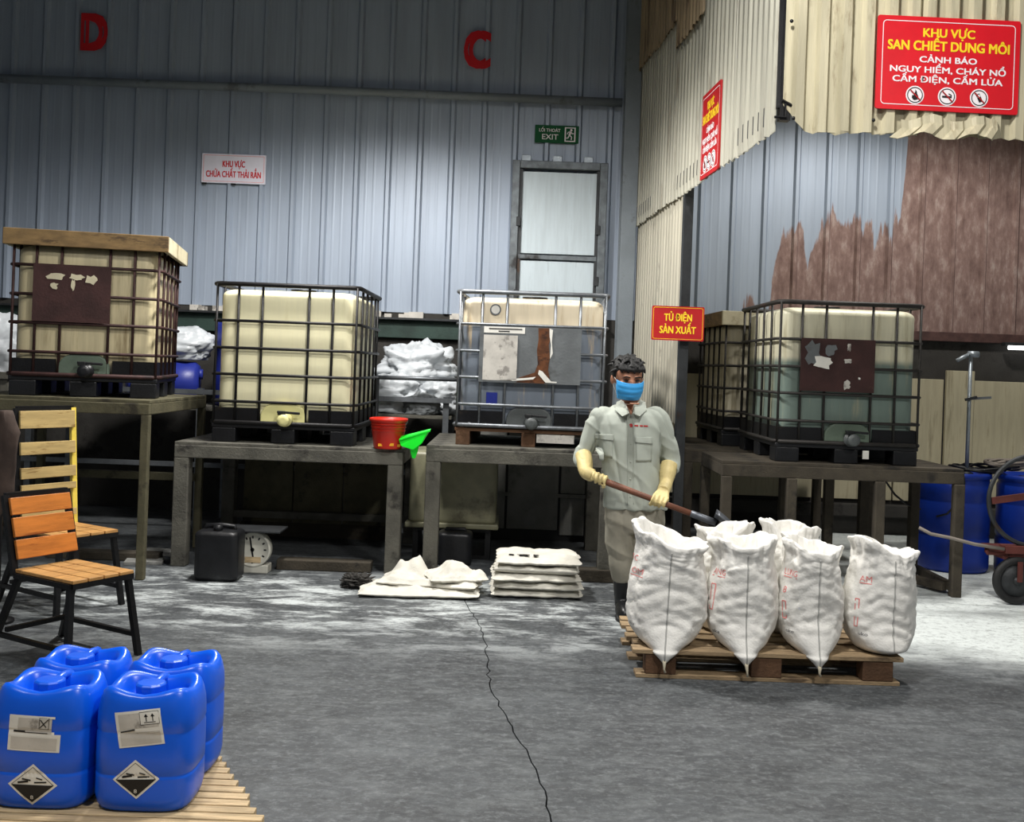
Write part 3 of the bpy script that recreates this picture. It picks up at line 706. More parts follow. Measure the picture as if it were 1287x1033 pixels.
def ibc(label, loc, rz, W, Dp, cage, tank, valve, plate=None, pallet='plastic', H=1.15, openbars=(), lever='black'):
    t = thing('caged_tank', label, 'tank', loc, R(rz))
    hw, hd = W/2, Dp/2
    # pallet
    if pallet == 'plastic':
        pm_ = M_['black_plastic']
        MB().b2(-hw, hw, -hd, hd, .105, .135).build('pallet_deck', pm_, t, bevel=.006)
        for sx in (-1, 0, 1):
            for sy in (-1, 0, 1):
                cx, cy = sx*(hw-.09), sy*(hd-.09)
                MB().b2(cx-.085, cx+.085, cy-.085, cy+.085, .0, .105).build('pallet_foot', pm_, t, bevel=.008)
    else:
        for k in range(7):
            yy = -hd+.06+k*(Dp-.12)/6
            MB().b2(-hw, hw, yy-.055, yy+.055, .1, .125).build('pallet_plank', M_['pallet_block'], t, bevel=.003)
        for sx in (-1, 0, 1):
            MB().b2(sx*(hw-.06)-.05, sx*(hw-.06)+.05, -hd, hd, 0, .1).build('pallet_bearer', M_['pallet_block'], t, bevel=.004)
    # bottle
    MB().loft(rbox_rings(W-.05, Dp-.05, .137, H-.045, .085)).build('tank_bottle', M_[tank], t, True)
    MB().lathe([(.09, H-.05), (.09, H-.015), (.098, H-.015), (.098, H-.002), (.03, H-.001)], 20).build('filler_cap', M_['black_plastic'], t, True)
    # base pan plates
    pan = MB()
    for a, b in ((-hw+.02, -.18), (.18, hw-.02)): pan.b2(a, b, -hd+.006, -hd+.014, .137, .25)
    pan.b2(-hw+.006, -hw+.014, -hd+.02, hd-.02, .137, .25); pan.b2(hw-.014, hw-.006, -hd+.02, hd-.02, .137, .25); pan.b2(-hw+.02, hw-.02, hd-.014, hd-.006, .137, .25)
    pan.build('base_pan', M_['black_metal'], t)
    # cage
    vm = MB().tube([(0, 0, .137), (0, 0, H-.012)], .0095, 8).mesh('cage_bar', True)
    for v_ in VX:
        for sy in (-1, 1): link('cage_bar', vm, M_[cage], t, loc=((-hw+.012+v_*(W-.024)), sy*(hd-.004), 0))
    for k in range(1, 5):
        for sx in (-1, 1): link('cage_bar', vm, M_[cage], t, loc=(sx*(hw-.004), -hd+Dp*k/5, 0))
    def ringpath(o_, z):
        a, b, c_ = hw+o_, hd+o_, .04
        return [(a-c_, -b, z), (a, -b+c_, z), (a, b-c_, z), (a-c_, b, z), (-a+c_, b, z), (-a, b-c_, z), (-a, -b+c_, z), (-a+c_, -b, z)]
    rm = MB().tube(ringpath(.008, 0), .0105, 8, True).mesh('cage_ring', True)
    for z in RZ: link('cage_ring', rm, M_[cage], t, loc=(0, 0, z))
    MB().tube(ringpath(.006, H-.012), .017, 8, True).build('top_rail', M_[cage], t, True)
    MB().tube(ringpath(.006, .145), .015, 8, True).build('bottom_rail', M_[cage], t, True)
    # outlet
    arch = [(-.165, .137)] + [(-.165*math.cos(R(a))*(1 if 1 else 0), .2+.105*math.sin(R(a))) for a in range(0, 181, 15)] + [(.165, .137)]
    M = frameM((0, -hd+.03, 0), (1,0,0), (0,0,1))
    MB().prism(arch, .035, M).build('outlet_housing', M_[valve[0]], t, bevel=.012, seg=3)
    v2 = MB().lathe([(.05, 0), (.05, .03), (.033, .035), (.033, .075), (.042, .078), (.042, .1), (.015, .101)], 18, frameM((0.02, -hd, .175), (1,0,0), (0,0,1)))
    vo = v2.build('valve', M_[valve[1]], t, True)
    MB().bar((-.03, -hd-.055, .232), (.13, -hd-.055, .225), .03, .018).box((.0, -hd-.055, .225), (.05, .04, .03)).build('lever', M_['black'], vo, bevel=.004)
    # plate
    if plate:
        a, b, z0, z1, pmn = plate
        xa, xb = -hw+.012+VX[a]*(W-.024), -hw+.012+VX[b]*(W-.024)
        po = MB().b2(xa-.012, xb+.012, -hd-.028, -hd-.023, z0, z1).build('sign_plate', M_[pmn], t)
        return t, po, (xa, xb, -hd-.028)
    return t, None, None
def ragged(cx, cz, w_, h_, n=14, seed=0, j=.25):
    rs = random.Random(seed); P_ = []
    for k in range(n):
        a = 2*PI*k/n; sc = 1/max(abs(math.cos(a)), abs(math.sin(a)))
        P_.append((cx+w_/2*math.cos(a)*sc*(1-rs.random()*j), cz+h_/2*math.sin(a)*sc*(1-rs.random()*j)))
    return P_
# tan capped tank on the tall stand
t1, p1, q = ibc('tan streaked caged tank with rusty brown plate on the tall stand', (-2.985, 7.42, 1.19), 11, .95, 1.0, 'cage_rust', 'tank_tan', ('valve_green', 'black_plastic'), (1, 3, .50, .885, 'rust_plate'), H=1.06)
for k, (cx, cz, w_, h_) in enumerate(((-.19, .80, .15, .06), (-.06, .805, .12, .045), (-.2, .74, .06, .05), (.03, .79, .1, .07), (-.08, .75, .03, .09))):
    MB().prism(ragged(cx, cz, w_, h_, 12, k, .5), .002, frameM((0, q[2]-.0005, 0), (1,0,0), (0,0,1))).build('paper_remnant', M_['lid_top'], p1)
# the paper sits on the plate; cage bars on that tank end below the lid
cv = thing('board_cover', 'shallow wooden board cover lying on the tan tank', 'cover', (-2.985, 7.42, 2.2505), R(11))
for sy in (-1, 1): MB().b2(-.525, .525, sy*.535-.015, sy*.535+.015, -.058, .05).build('edge_board', M_['lid_wood'], cv, bevel=.004)
for sx in (-1, 1): MB().b2(sx*.51-.015, sx*.51+.015, -.52, .52, -.058, .05).build('edge_board', M_['lid_top'], cv, bevel=.004)
MB().b2(-.495, .495, -.52, .52, .012, .047).build('top_board', M_['lid_top'], cv, bevel=.004)
# cream tank
ibc('clean cream caged tank with black bars beside the red bucket', (-1.632, 7.95, .885), 0, 1.03, 1.14, 'cage_black', 'tank_cream', ('valve_cream', 'valve_cream'))
# grey tank
t3, p3, q = ibc('grey-filled caged tank with a large torn label behind the worker', (.16, 7.96, .925), -2.5, 1.07, 1.12, 'cage_grey', 'tank_grey', ('valve_grey', 'valve_grey'), (1, 4, .46, .865, 'grey_plate'), pallet='wood', H=1.12)
FM = frameM((0, q[2]-.0006, 0), (1,0,0), (0,0,1))
def flat(pts_, nm, m, par, M, th=.002): return MB().prism(pts_, th, M).build(nm, M_[m], par)
def rect(x0, x1, z0, z1): return [(x0, z0), (x1, z0), (x1, z1), (x0, z1)]
lab = flat(rect(-.345, -.1, .475, .8), 'label_sheet', 'paper', p3, FM)
flat(rect(-.345, -.05, .815, .86), 'label_strip', 'paper_white', p3, FM)
flat(rect(-.22, -.1, .48, .79), 'label_sheet', 'paper', p3, FM @ Matrix.Translation((0, 0, .003)))
st = MB(); quad(st, (-.24, .828), (-.16, .828), .008, FM @ Matrix.Translation((0,0,.0032)))
for k in range(2): quad(st, (-.31, .845), (-.07, .845), .008, FM @ Matrix.Translation((0,0,.0032)))
st.build('label_print', M_['print_black'], p3)
strip = [(.045, .86), (.05, .78), (.04, .7), (.05, .6), (.03, .54), (-.08, .50), (-.1, .465), (.1, .462), (.14, .5), (.125, .56), (.135, .65), (.125, .74), (.14, .82), (.13, .862)]
flat(strip, 'rust_patch', 'rust_strip', p3, FM)
for P_ in ([(.125, .86), (.15, .85), (.145, .76), (.155, .68), (.135, .64), (.14, .74), (.128, .8)], [(.06, .56), (.085, .55), (.15, .48), (.19, .478), (.19, .47), (.11, .47), (.055, .53)], [(-.14, .488), (-.02, .5), (.04, .51), (.02, .49), (-.13, .474)]):
    flat(P_, 'paper_curl', 'paper_white', p3, FM @ Matrix.Translation((0, 0, .003)))
# small things on the grey tank front
mm = MB(); M = frameM((0, -.56+.022, 0), (1,0,0), (0,0,1))
disc(mm, -.27, .985, .037, lay(M, 3)); o = mm.build('round_badge', M_['paper_white'], t3)
mm = MB(); disc(mm, -.27, .985, .04, lay(M, 4), r0=.031); mm.build('badge_rim', M_['steel'], t3)
flat(rect(-.315, -.235, .30, .385), 'blue_sticker', 'blue_old', t3, lay(M, 2))
flat(rect(.06, .33, .035, .095), 'pallet_label', 'paper', t3, frameM((0, -.5605, 0), (1,0,0), (0,0,1)))
mm = MB(); mm.ell((-.43, -.51, .15), (.06, .05, .028), 12, 8); mm.build('rag', M_['plastic_white'], t3, True)
# green-grey tank
t5, p5, q = ibc('greenish caged tank with rusted brown plate on the right stand', (2.40, 7.88, .897), 0, 1.02, 1.16, 'cage_dark', 'tank_green', ('valve_green', 'valve_grey'), (1, 3, .51, .885, 'rust_plate'))
FM = frameM((0, q[2]-.0006, 0), (1,0,0), (0,0,1))
for k, (cx, cz, w_, h_, m) in enumerate(((-.27, .78, .13, .2, 'grey_plate'), (-.2, .715, .15, .1, 'paper_white'), (-.15, .80, .1, .09, 'grey_plate'), (-.02, .73, .07, .035, 'paper'), (-.02, .83, .03, .07, 'paper'), (.06, .61, .02, .02, 'paper_white'), (-.03, .56, .06, .08, 'paper'))):
    flat(ragged(cx, cz, w_, h_, 14, k+20, .45), 'paper_remnant', m, p5, FM @ Matrix.Translation((0, 0, .001*k)))
flat(rect(.11, .155, .04, .1), 'pallet_label', 'paper_white', t5, frameM((0, -.59, 0), (1,0,0), (0,0,1)))
# board-capped tank behind
t4, _, _ = ibc('off-white caged tank under a board cover, half hidden behind the greenish tank', (2.27, 9.18, .897), 2, 1.0, .98, 'cage_dark', 'tank_old', ('valve_grey', 'valve_grey'), H=1.08)
cv = thing('board_cover', 'pale wooden board cover lying on the half hidden tank', 'cover', (2.27, 9.18, 1.978), R(2))
for sy in (-1, 1): MB().b2(-.535, .535, sy*.52-.015, sy*.52+.015, -.06, .06).build('edge_board', M_['lid_top'], cv, bevel=.004)
for sx in (-1, 1): MB().b2(sx*.52-.015, sx*.52+.015, -.505, .505, -.06, .06).build('edge_board', M_['lid_wood'], cv, bevel=.004)
MB().b2(-.505, .505, -.505, .505, .022, .057).build('top_board', M_['lid_top'], cv, bevel=.004)

# ================================================================== RACK AND GOODS BEHIND THE TANKS
rk = thing('storage_rack', 'grey steel rack behind the tanks along the wall', 'rack', (-1.9, 9.17, 0))
for lx in (-2.2, -.75, .2, 1.35):
    for ly in (-.4, .4): MB().b2(lx-.025, lx+.025, ly-.025, ly+.025, 0, 1.22 if ly < 0 else 1.1).build('post', M_['steel'], rk)
for z in (1.06,):
    for k in range(5):
        MB().b2(-2.25, 1.4, -.42+k*.17, -.42+k*.17+.16, z-.03, z).build('shelf_plank', M_['timber'], rk, bevel=.003)
MB().b2(-2.25, 1.4, -.452, -.427, 1.17, 1.21).build('rail', M_['steel'], rk)
MB().b2(-2.25, 1.4, -.452, -.427, .55, .59).build('rail', M_['steel'], rk)
# front rail between cream and grey tank
gr = thing('guard_rail', 'thin grey pipe rail in front of the white plastic sacks', 'rail', (-.85, 8.665, 0))
MB().tube([(-.3, 0, 1.37), (.45, 0, 1.375)], .018, 8).build('pipe', M_['steel'], gr, True)
for xx in (-.28, .43): MB().tube([(xx, 0, 0), (xx, 0, 1.37)], .016, 8).build('post', M_['steel_dark'], gr, True)
def lump(name, label, cat, c, r, m, seed, amp=.25, group=None, k=4, flatz=True, rz=0):
    mb = MB(); rings = []
    n_, q_ = 72, 48
    for i in range(q_+1):
        t = PI*i/q_; sz = -math.cos(t); sr = max(math.sin(t), .01)**.7; rg = []
        for j in range(n_):
            a = 2*PI*j/n_; d = Vector((math.cos(a)*sr, math.sin(a)*sr, sz))
            f_ = 1+amp*fbm(d+Vector((seed*3.1, 0, 0)), k*.45)+amp*.3*abs(fbm(d+Vector((0, seed*2.3, 0)), k*1.2))-amp*.28*crease(d+Vector((seed, seed*1.3, 0)), k*.6)-amp*.16*crease(d+Vector((seed*2, 0, 0)), k*1.3)
            p = Vector((d.x*r[0], d.y*r[1], d.z*r[2]))*f_
            if flatz: p.z = max(p.z, -r[2]*.72)
            rg.append(p)
        rings.append(rg)
    mb.loft(rings)
    o = mb.build(name, m, None, True, loc=c, rot=(0, 0, rz)); return tag(o, label, cat, group)
lump('plastic_sack', 'white plastic sack heaped highest, between cream and grey tanks', 'sack', (-.84, 9.2, 1.46), (.34, .26, .22), M_['plastic_white'], 1, .3, 'white sacks on the rack')
lump('plastic_sack', 'wide white plastic sack lying low in front on the rack', 'sack', (-1.06, 8.98, 1.2), (.32, .2, .19), M_['plastic_white'], 2, .3, 'white sacks on the rack')
lump('plastic_sack', 'white plastic sack at the right end beside the grey tank', 'sack', (-.62, 9.08, 1.2), (.26, .24, .19), M_['plastic_white'], 3, .28, 'white sacks on the rack')
lump('plastic_sheet', 'greyish crumpled plastic bag in front of the white sacks', 'bag', (-.76, 8.79, 1.135), (.15, .045, .1), M_['grey_plate'], 4, .3)
lump('plastic_sack', 'white sack lying on the blue container behind the tan tank', 'sack', (-2.98, 9.12, 1.58), (.32, .22, .17), M_['plastic_white'], 5, .2, 'white sacks on the rack')
lump('plastic_sack', 'white sack at the far left edge behind the tan tank', 'sack', (-4.5, 8.9, 1.5), (.36, .25, .28), M_['plastic_white'], 6, .2, 'white sacks on the rack')
tb = thing('work_table', 'rough grey table at the far left behind the tan tank', 'table', (-4.62, 8.95, 0))
MB().b2(-.4, .4, -.32, .32, 1.24, 1.30).build('top', M_['timber'], tb, bevel=.005)
for sx in (-1, 1):
    for sy in (-1, 1): MB().b2(sx*.34-.03, sx*.34+.03, sy*.26-.03, sy*.26+.03, 0, 1.24).build('leg', M_['timber'], tb)
# blue containers
bd = thing('blue_drum', 'blue plastic container lying on the rack under the white sack', 'drum', (-3.05, 9.02, 1.255), R(12))
MB().lathe([(.02, -.3), (.15, -.3), (.185, -.26), (.19, -.1), (.182, -.08), (.182, .08), (.19, .1), (.185, .26), (.15, .3), (.02, .3)], 26, Matrix.Rotation(R(90), 4, 'Y')).build('body', M_['blue_old'], bd, True)
MB().lathe([(.045, 0), (.045, .04), (.01, .042)], 14, Matrix.Translation((.29, -.08, .08)) @ Matrix.Rotation(R(90), 4, 'Y')).build('bung', M_['blue_old'], bd, True)
bd = thing('blue_drum', 'upright blue drum standing behind the white sack and cream tank', 'drum', (-2.46, 9.25, 1.06))
MB().lathe([(.02, 0), (.2, 0), (.22, .03), (.22, .3), (.21, .32), (.21, .5), (.22, .52), (.22, .72), (.19, .76), (.02, .76)], 26).build('body', M_['blue_old'], bd, True)
MB().lathe([(.05, .755), (.05, .79), (.01, .792)], 14, Matrix.Translation((.08, 0, 0))).build('bung', M_['black'], bd, True)
cd = MB(); cd.tube([(-2.33, 8.2, 1.0), (-2.34, 8.25, .6)], .01, 6)
# grey board screen behind the grey tank's stand
sc = thing('board_screen', 'grey board screen with dark joints behind the timber stand', 'screen', (.3, 8.9, 0))
for a, b, z0, z1 in ((-.75, -.32, .1, .95), (-.3, .14, .1, .95), (.16, .37, .42, .95), (.16, .37, .06, .38), (.42, .58, .42, .95), (.42, .58, .04, .30)):
    MB().b2(a, b, -.02, .02, z0, z1).build('board', M_['board_grey'], sc, bevel=.006)
MB().b2(-.76, .6, .021, .05, 0, 1.0).build('backing', M_['black'], sc)
MB().b2(-.76, .6, -.035, -.02, .385, .415).build('rail', M_['board_grey'], sc)
MB().b2(.6, .68, -.05, .05, 0, 1.0).build('post', M_['galv'], sc, bevel=.004)
# boards behind the low stand
sc = thing('board_screen', 'dim brown board screen in the dark under the low stand', 'screen', (-1.52, 8.655, 0))
for k in range(3): MB().b2(-.7+k*.42, -.7+k*.42+.41, -.012, .012, .12, .82).build('board', M_['timber_old'], sc, bevel=.006)
MB().b2(-.72, .58, -.01, .01, 0, .12).build('foot_rail', M_['timber_dark'], sc)
# dull old container under the stands
ct = thing('open_container', 'dirty translucent plastic tub between the two timber stands', 'tub', (-.42, 8.25-.1, .27))
mb = MB(); mb.loft(rbox_rings(.68, .5, 0, .56, .06)); mb.build('body', M_['old_plastic'], ct, True)
MB().b2(-.36, .36, -.27, .27, -.03, .012).build('base_tray', M_['old_plastic'], ct, bevel=.01)
bb = thing('support_crate', 'black crate holding up the dirty plastic tub', 'crate', (-.42, 8.25-.1, 0))
MB().b2(-.3, .3, -.2, .2, 0, .03).build('floor_board', M_['black'], bb); MB().b2(-.3, .3, -.2, .2, .21, .238).build('top_board', M_['black'], bb)
for sx in (-1, 1): MB().b2(sx*.28-.02, sx*.28+.02, -.2, .2, .03, .21).build('side', M_['black'], bb)
# timbers on the floor
for k, (x0, x1, y, zt, lb) in enumerate(((-1.62, -.95, 7.34, .075, 'dark timber beam on the floor beside the dial scale'), (.24, .95, 7.3, .09, 'dark timber beam on the floor right of the sack piles'), (-3.3, -2.5, 7.45, .06, 'dark timber beam on the floor under the tall stand'))):
    tag(MB().b2(x0, x1, y-.06, y+.06, 0, zt).build('timber_beam', M_['timber_dark'], None, bevel=.008), lb, 'beam')
for k, (x, y, rz, w_, h_, lb) in enumerate(((-2.58, 7.35, 12, .26, .16, 'pale flat board scrap on the floor under the tall stand'), (-2.6, 7.72, -8, .34, .18, 'grey flat board scrap behind the pale one under the tall stand'))):
    tag(MB().box((0, 0, .012), (w_, h_, .024)).build('board_scrap', M_['board_grey'], None, bevel=.004, loc=(x, y, 0), rot=(0, 0, R(rz))), lb, 'board')
lump('straw_clump', 'pale tan straw clump at the foot of the column', 'clump', (.88, 8.55, .16), (.1, .09, .2), M_['pallet_pale'], 11, .35, k=7)
lump('debris_clump', 'small grey debris heap beside the crumpled sacks', 'debris', (-.98, 6.82, .035), (.1, .07, .05), M_['concrete_dark'], 12, .5, k=9)

# ================================================================== SMALL THINGS ON AND UNDER THE STANDS
bk = thing('bucket', 'red plastic bucket standing on the low timber stand', 'bucket', (-.865, 7.33, .886))
MB().lathe([(.02, 0), (.098, 0), (.102, .01), (.126, .19), (.136, .195), (.138, .215), (.128, .218), (.122, .2), (.096, .015), (.02, .014)], 30).build('shell', M_['red_bucket'], bk, True)
for z in (.13, .155, .175):
    r = .102+(z-.01)/.18*.024
    MB().tube([((r+.002)*math.cos(2*PI*k/28), (r+.002)*math.sin(2*PI*k/28), z) for k in range(28)], .003, 6, True).build('rib', M_['red_bucket'], bk, True)
MB().tube([(.135*math.cos(a), -.06*math.sin(a)-.0, .2-.10*math.sin(a)*.6) for a in [PI*k/14*.9-.1 for k in range(15)]], .004, 6).build('bail_handle', M_['steel'], bk, True)
for a, z in ((-2.0, .03), (-1.2, .035), (-.7, .028)):
    MB().box((.103*math.cos(a), .103*math.sin(a), z), (.03, .012, .018), None).build('label_scrap', M_['bucket_scrap'], bk)
c = at(520, 555, 7.2)
sp = thing('scoop', 'bright green plastic scoop hooked on the stand corner', 'scoop', tuple(c))
# tray: open wedge pan
pan = [(-.105, -.0, .01), (.115, -.02, .085), (.125, .10, .085), (-.105, .10, .0), (-.02, -.03, -.055), (.07, -.03, -.02)]
mb = MB(); T0 = [(-.11, .02, .01), (.1, -.03, .075), (.06, -.03, -.01), (.0, -.02, -.06), (-.09, 0, -.035)]
T1 = [(-.10, .09, .03), (.115, .07, .092), (.07, .08, .015), (.01, .08, -.035), (-.08, .08, -.01)]
mb.add(T0+T1, [(0,1,2,3,4), (0,5,6,1), (1,6,7,2), (2,7,8,3), (3,8,9,4), (4,9,5,0)])
o = mb.build('pan', M_['green_scoop'], sp, bevel=.006)
MB().bar((-.10, .01, .008), (.115, -.03, .082), .012, .014).build('rim', M_['green_scoop'], sp, bevel=.004)
MB().loft([[(x_*s_, y_*s_+.03, z_) for x_, y_ in ((-.03, -.02), (.035, -.02), (.035, .02), (-.03, .02))] for s_, z_ in ((1, -.03), (.75, -.075), (.35, -.12))]).build('handle', M_['green_scoop'], sp, bevel=.004)
jc = thing('black_jerrycan', 'black plastic jerrycan standing in front of the dial scale', 'jerrycan', (-1.925, 6.93, 0))
MB().loft(rbox_rings(.295, .24, 0, .335, .05)).build('body', M_['black_plastic'], jc, True)
MB().tube([(-.1, 0, .32), (-.095, 0, .355), (.0, 0, .362), (.095, 0, .355), (.1, 0, .32)], .016, 8).build('handle', M_['black_plastic'], jc, True)
MB().lathe([(.03, .33), (.03, .37), (.01, .372)], 14, Matrix.Translation((.0, -.06, 0))).build('cap', M_['black_plastic'], jc, True)
sl = thing('dial_scale', 'old round white dial scale behind the black jerrycan', 'scale', (-1.755, 7.13, 0))
MD = frameM((0, 0, .165), (1,0,0), (0,0,1))
MB().lathe([(.02, -.08), (.118, -.08), (.124, -.07), (.124, 0), (.112, .006), (.11, .0), (.02, 0)], 36, MD).build('dial_body', M_['dial'], sl, True)
mk = MB()
for k in range(12):
    a = 2*PI*k/12; u = Vector((math.sin(a), math.cos(a)))
    mk = MB(); quad(mk, u*.078, u*.096, .011, lay(MD, 1)); mk.build('dial_mark', M_['print_black'], sl)
mk = MB(); quad(mk, (.005, -.05), (-.02, .085), .012, lay(MD, 2)); disc(mk, 0, 0, .014, lay(MD, 2)); mk.build('pointer', M_['print_black'], sl)
flat(rect(-.05, .06, -.09, -.05), 'maker_plate', 'pallet_pale', sl, lay(MD, 1))
MB().b2(-.11, .11, -.0, .12, 0, .06).build('base', M_['dial'], sl, bevel=.008)
MB().b2(-.2, .2, -.06, .2, .292, .306).build('weighing_pan', M_['steel_dark'], sl, bevel=.003)
k2 = thing('black_jerrycan', 'dark jerrycan in the shade under the grey tank stand', 'jerrycan', (-.38, 7.75, 0))
MB().loft(rbox_rings(.26, .22, 0, .25, .05)).build('body', M_['black_plastic'], k2, True)
MB().tube([(-.08, 0, .235), (-.07, 0, .262), (.07, 0, .262), (.08, 0, .235)], .014, 8).build('handle', M_['black_plastic'], k2, True)

# empty sacks ----------------------------------------------------------
def flat_sack(label, c, w_, d_, th, seed, rz, group, cr=.03, peaks=(), m='sack_empty'):
    mb = MB(); n_, q_ = 40, 30; vs = []; fs = []
    for s_ in (1, 0):
        for j in range(q_+1):
            for i in range(n_+1):
                u, v_ = i/n_*2-1, j/q_*2-1
                e = (max(0, 1-u**6)*max(0, 1-v_**6))**.5
                x = u*w_/2*(1+.04*fbm((v_*2, seed, 0)))+.02*fbm((v_*3, seed, 4)); y = v_*d_/2+.02*fbm((u*3, seed, 9))
                z = th*.5*e
                rf = cr*fbm((x*6, y*9, seed), 1)+cr*.8*(abs(fbm((x*4+y*3, y*5, seed*2), 1))-.2)
                for px_, py_, pr, ph in peaks:
                    dd = math.hypot((x-px_), (y-py_))/pr
                    rf += ph*max(0, 1-dd)**1.3
                sag = cr*.5*math.sin(u*5+seed)
                vs.append((x, y, (th*.5+z+max(rf, -z*.8)*e+sag*e*.4) if s_ else (th*.5-z*.9)))
    A = (n_+1)*(q_+1)
    for j in range(q_):
        for i in range(n_):
            a = j*(n_+1)+i
            fs.append((a, a+1, a+n_+2, a+n_+1)); fs.append((A+a, A+a+n_+1, A+a+n_+2, A+a+1))
    for i in range(n_):
        fs.append((i, A+i, A+i+1, i+1)); b = q_*(n_+1)+i; fs.append((b, b+1, A+b+1, A+b))
    for j in range(q_):
        a = j*(n_+1); fs.append((a, a+n_+1, A+a+n_+1, A+a)); b = a+n_; fs.append((b, A+b, A+b+n_+1, b+n_+1))
    mb.add(vs, fs)
    o = mb.build('empty_sack', M_[m], None, True, loc=c, rot=(0, 0, R(rz))); return tag(o, label, 'sack', group)
zz = 0
for k in range(5):
    lb = ['bottom empty sack of the neat pile', 'second empty sack from the bottom of the neat pile', 'middle empty sack of the neat pile', 'fourth empty sack from the bottom of the neat pile', 'topmost empty sack of the neat pile with dark print'][k]
    so = flat_sack(lb, (.21+.012*math.sin(k*2.1), 6.86+.012*math.cos(k*1.7), zz), .60-.012*k, .46, .052, k+1, [2, -1, 3, -2, 1][k], 'empty sacks in the neat pile', .012 if k < 4 else .02)
    zz += .052
mm = MB()
for cx_, w2 in ((-.18, .05), (-.1, .09), (-.02, .05)): mm.prism(ragged(cx_, -.12, w2, .05, 12, int(cx_*99), .5), .002, Matrix.Translation((0, 0, .058)))
mm.build('print', M_['print_black'], so)
for k, (x, y, w_, d_, th, rz, cr, pk, lb) in enumerate(((-.55, 6.72, .78, .40, .05, 3, .03, ((-.05, .1, .3, .03),), 'wide crumpled empty sack at the bottom of the untidy pile'),
        (-.48, 6.8, .66, .36, .05, -8, .045, ((-.22, .02, .12, .10), (-.1, .06, .09, .12), (.1, .05, .2, .05)), 'crumpled empty sack with two peaks in the untidy pile'),
        (-.32, 6.76, .38, .28, .05, 14, .05, ((0, .02, .14, .07),), 'bunched empty sack at the top right of the untidy pile'))):
    flat_sack(lb, (x, y, [0, .045, .085][k]), w_, d_, th, 20+k*3, rz, 'empty sacks in the untidy pile', cr, pk)

# ================================================================== PROJECTED PRINT
def project(mb, bvh, dirv, off=.0015, far=.6):
    """lay flat print on the surface it is printed on"""
    d = Vector(dirv).normalized(); nv = []
    for p in mb.v:
        p = Vector(p); h = bvh.ray_cast(p-d*far, d)
        nv.append(tuple((h[0] if h[0] else p)-d*off))
    mb.v = nv; return mb
def grid_patch(M, w_, h_, n_=10, poly=None):
    """grid of a (possibly torn) label; poly(u,v)->keep"""
    mb = MB(); vs = [((i/n_-.5)*w_, (j/n_-.5)*h_, 0) for j in range(n_+1) for i in range(n_+1)]
    fs = [(j*(n_+1)+i, j*(n_+1)+i+1, (j+1)*(n_+1)+i+1, (j+1)*(n_+1)+i) for j in range(n_) for i in range(n_) if poly is None or poly((i+.5)/n_, (j+.5)/n_)]
    mb.add(vs, fs, M); return mb
def bvh_of(o): return BVHTree.FromPolygons([v.co.copy() for v in o.data.vertices], [tuple(p.vertices) for p in o.data.polygons])

# ================================================================== PALLET AND FILLED SACKS
pl = thing('wooden_pallet', 'weathered wooden pallet carrying the filled white sacks', 'pallet', (1.30, 5.36, 0), R(.5))
for k in range(6):
    yy = -.28+k*.118
    xa = random.uniform(-.665, -.64); xb = random.uniform(.655, .68)
    MB().b2(xa, xb, yy-.045, yy+.045, .118, .14).build('deck_board', M_['pallet_wood'], pl, bevel=.003)
for yy in (-.27, .03, .31):
    for xx in (-.52, 0, .55): MB().b2(xx-.075, xx+.075, yy-.05, yy+.05, .02, .117).build('block', M_['pallet_block'], pl, bevel=.004)
    MB().b2(-.64, .66, yy-.05, yy+.05, .0, .019).build('bottom_board', M_['pallet_wood'], pl, bevel=.002)

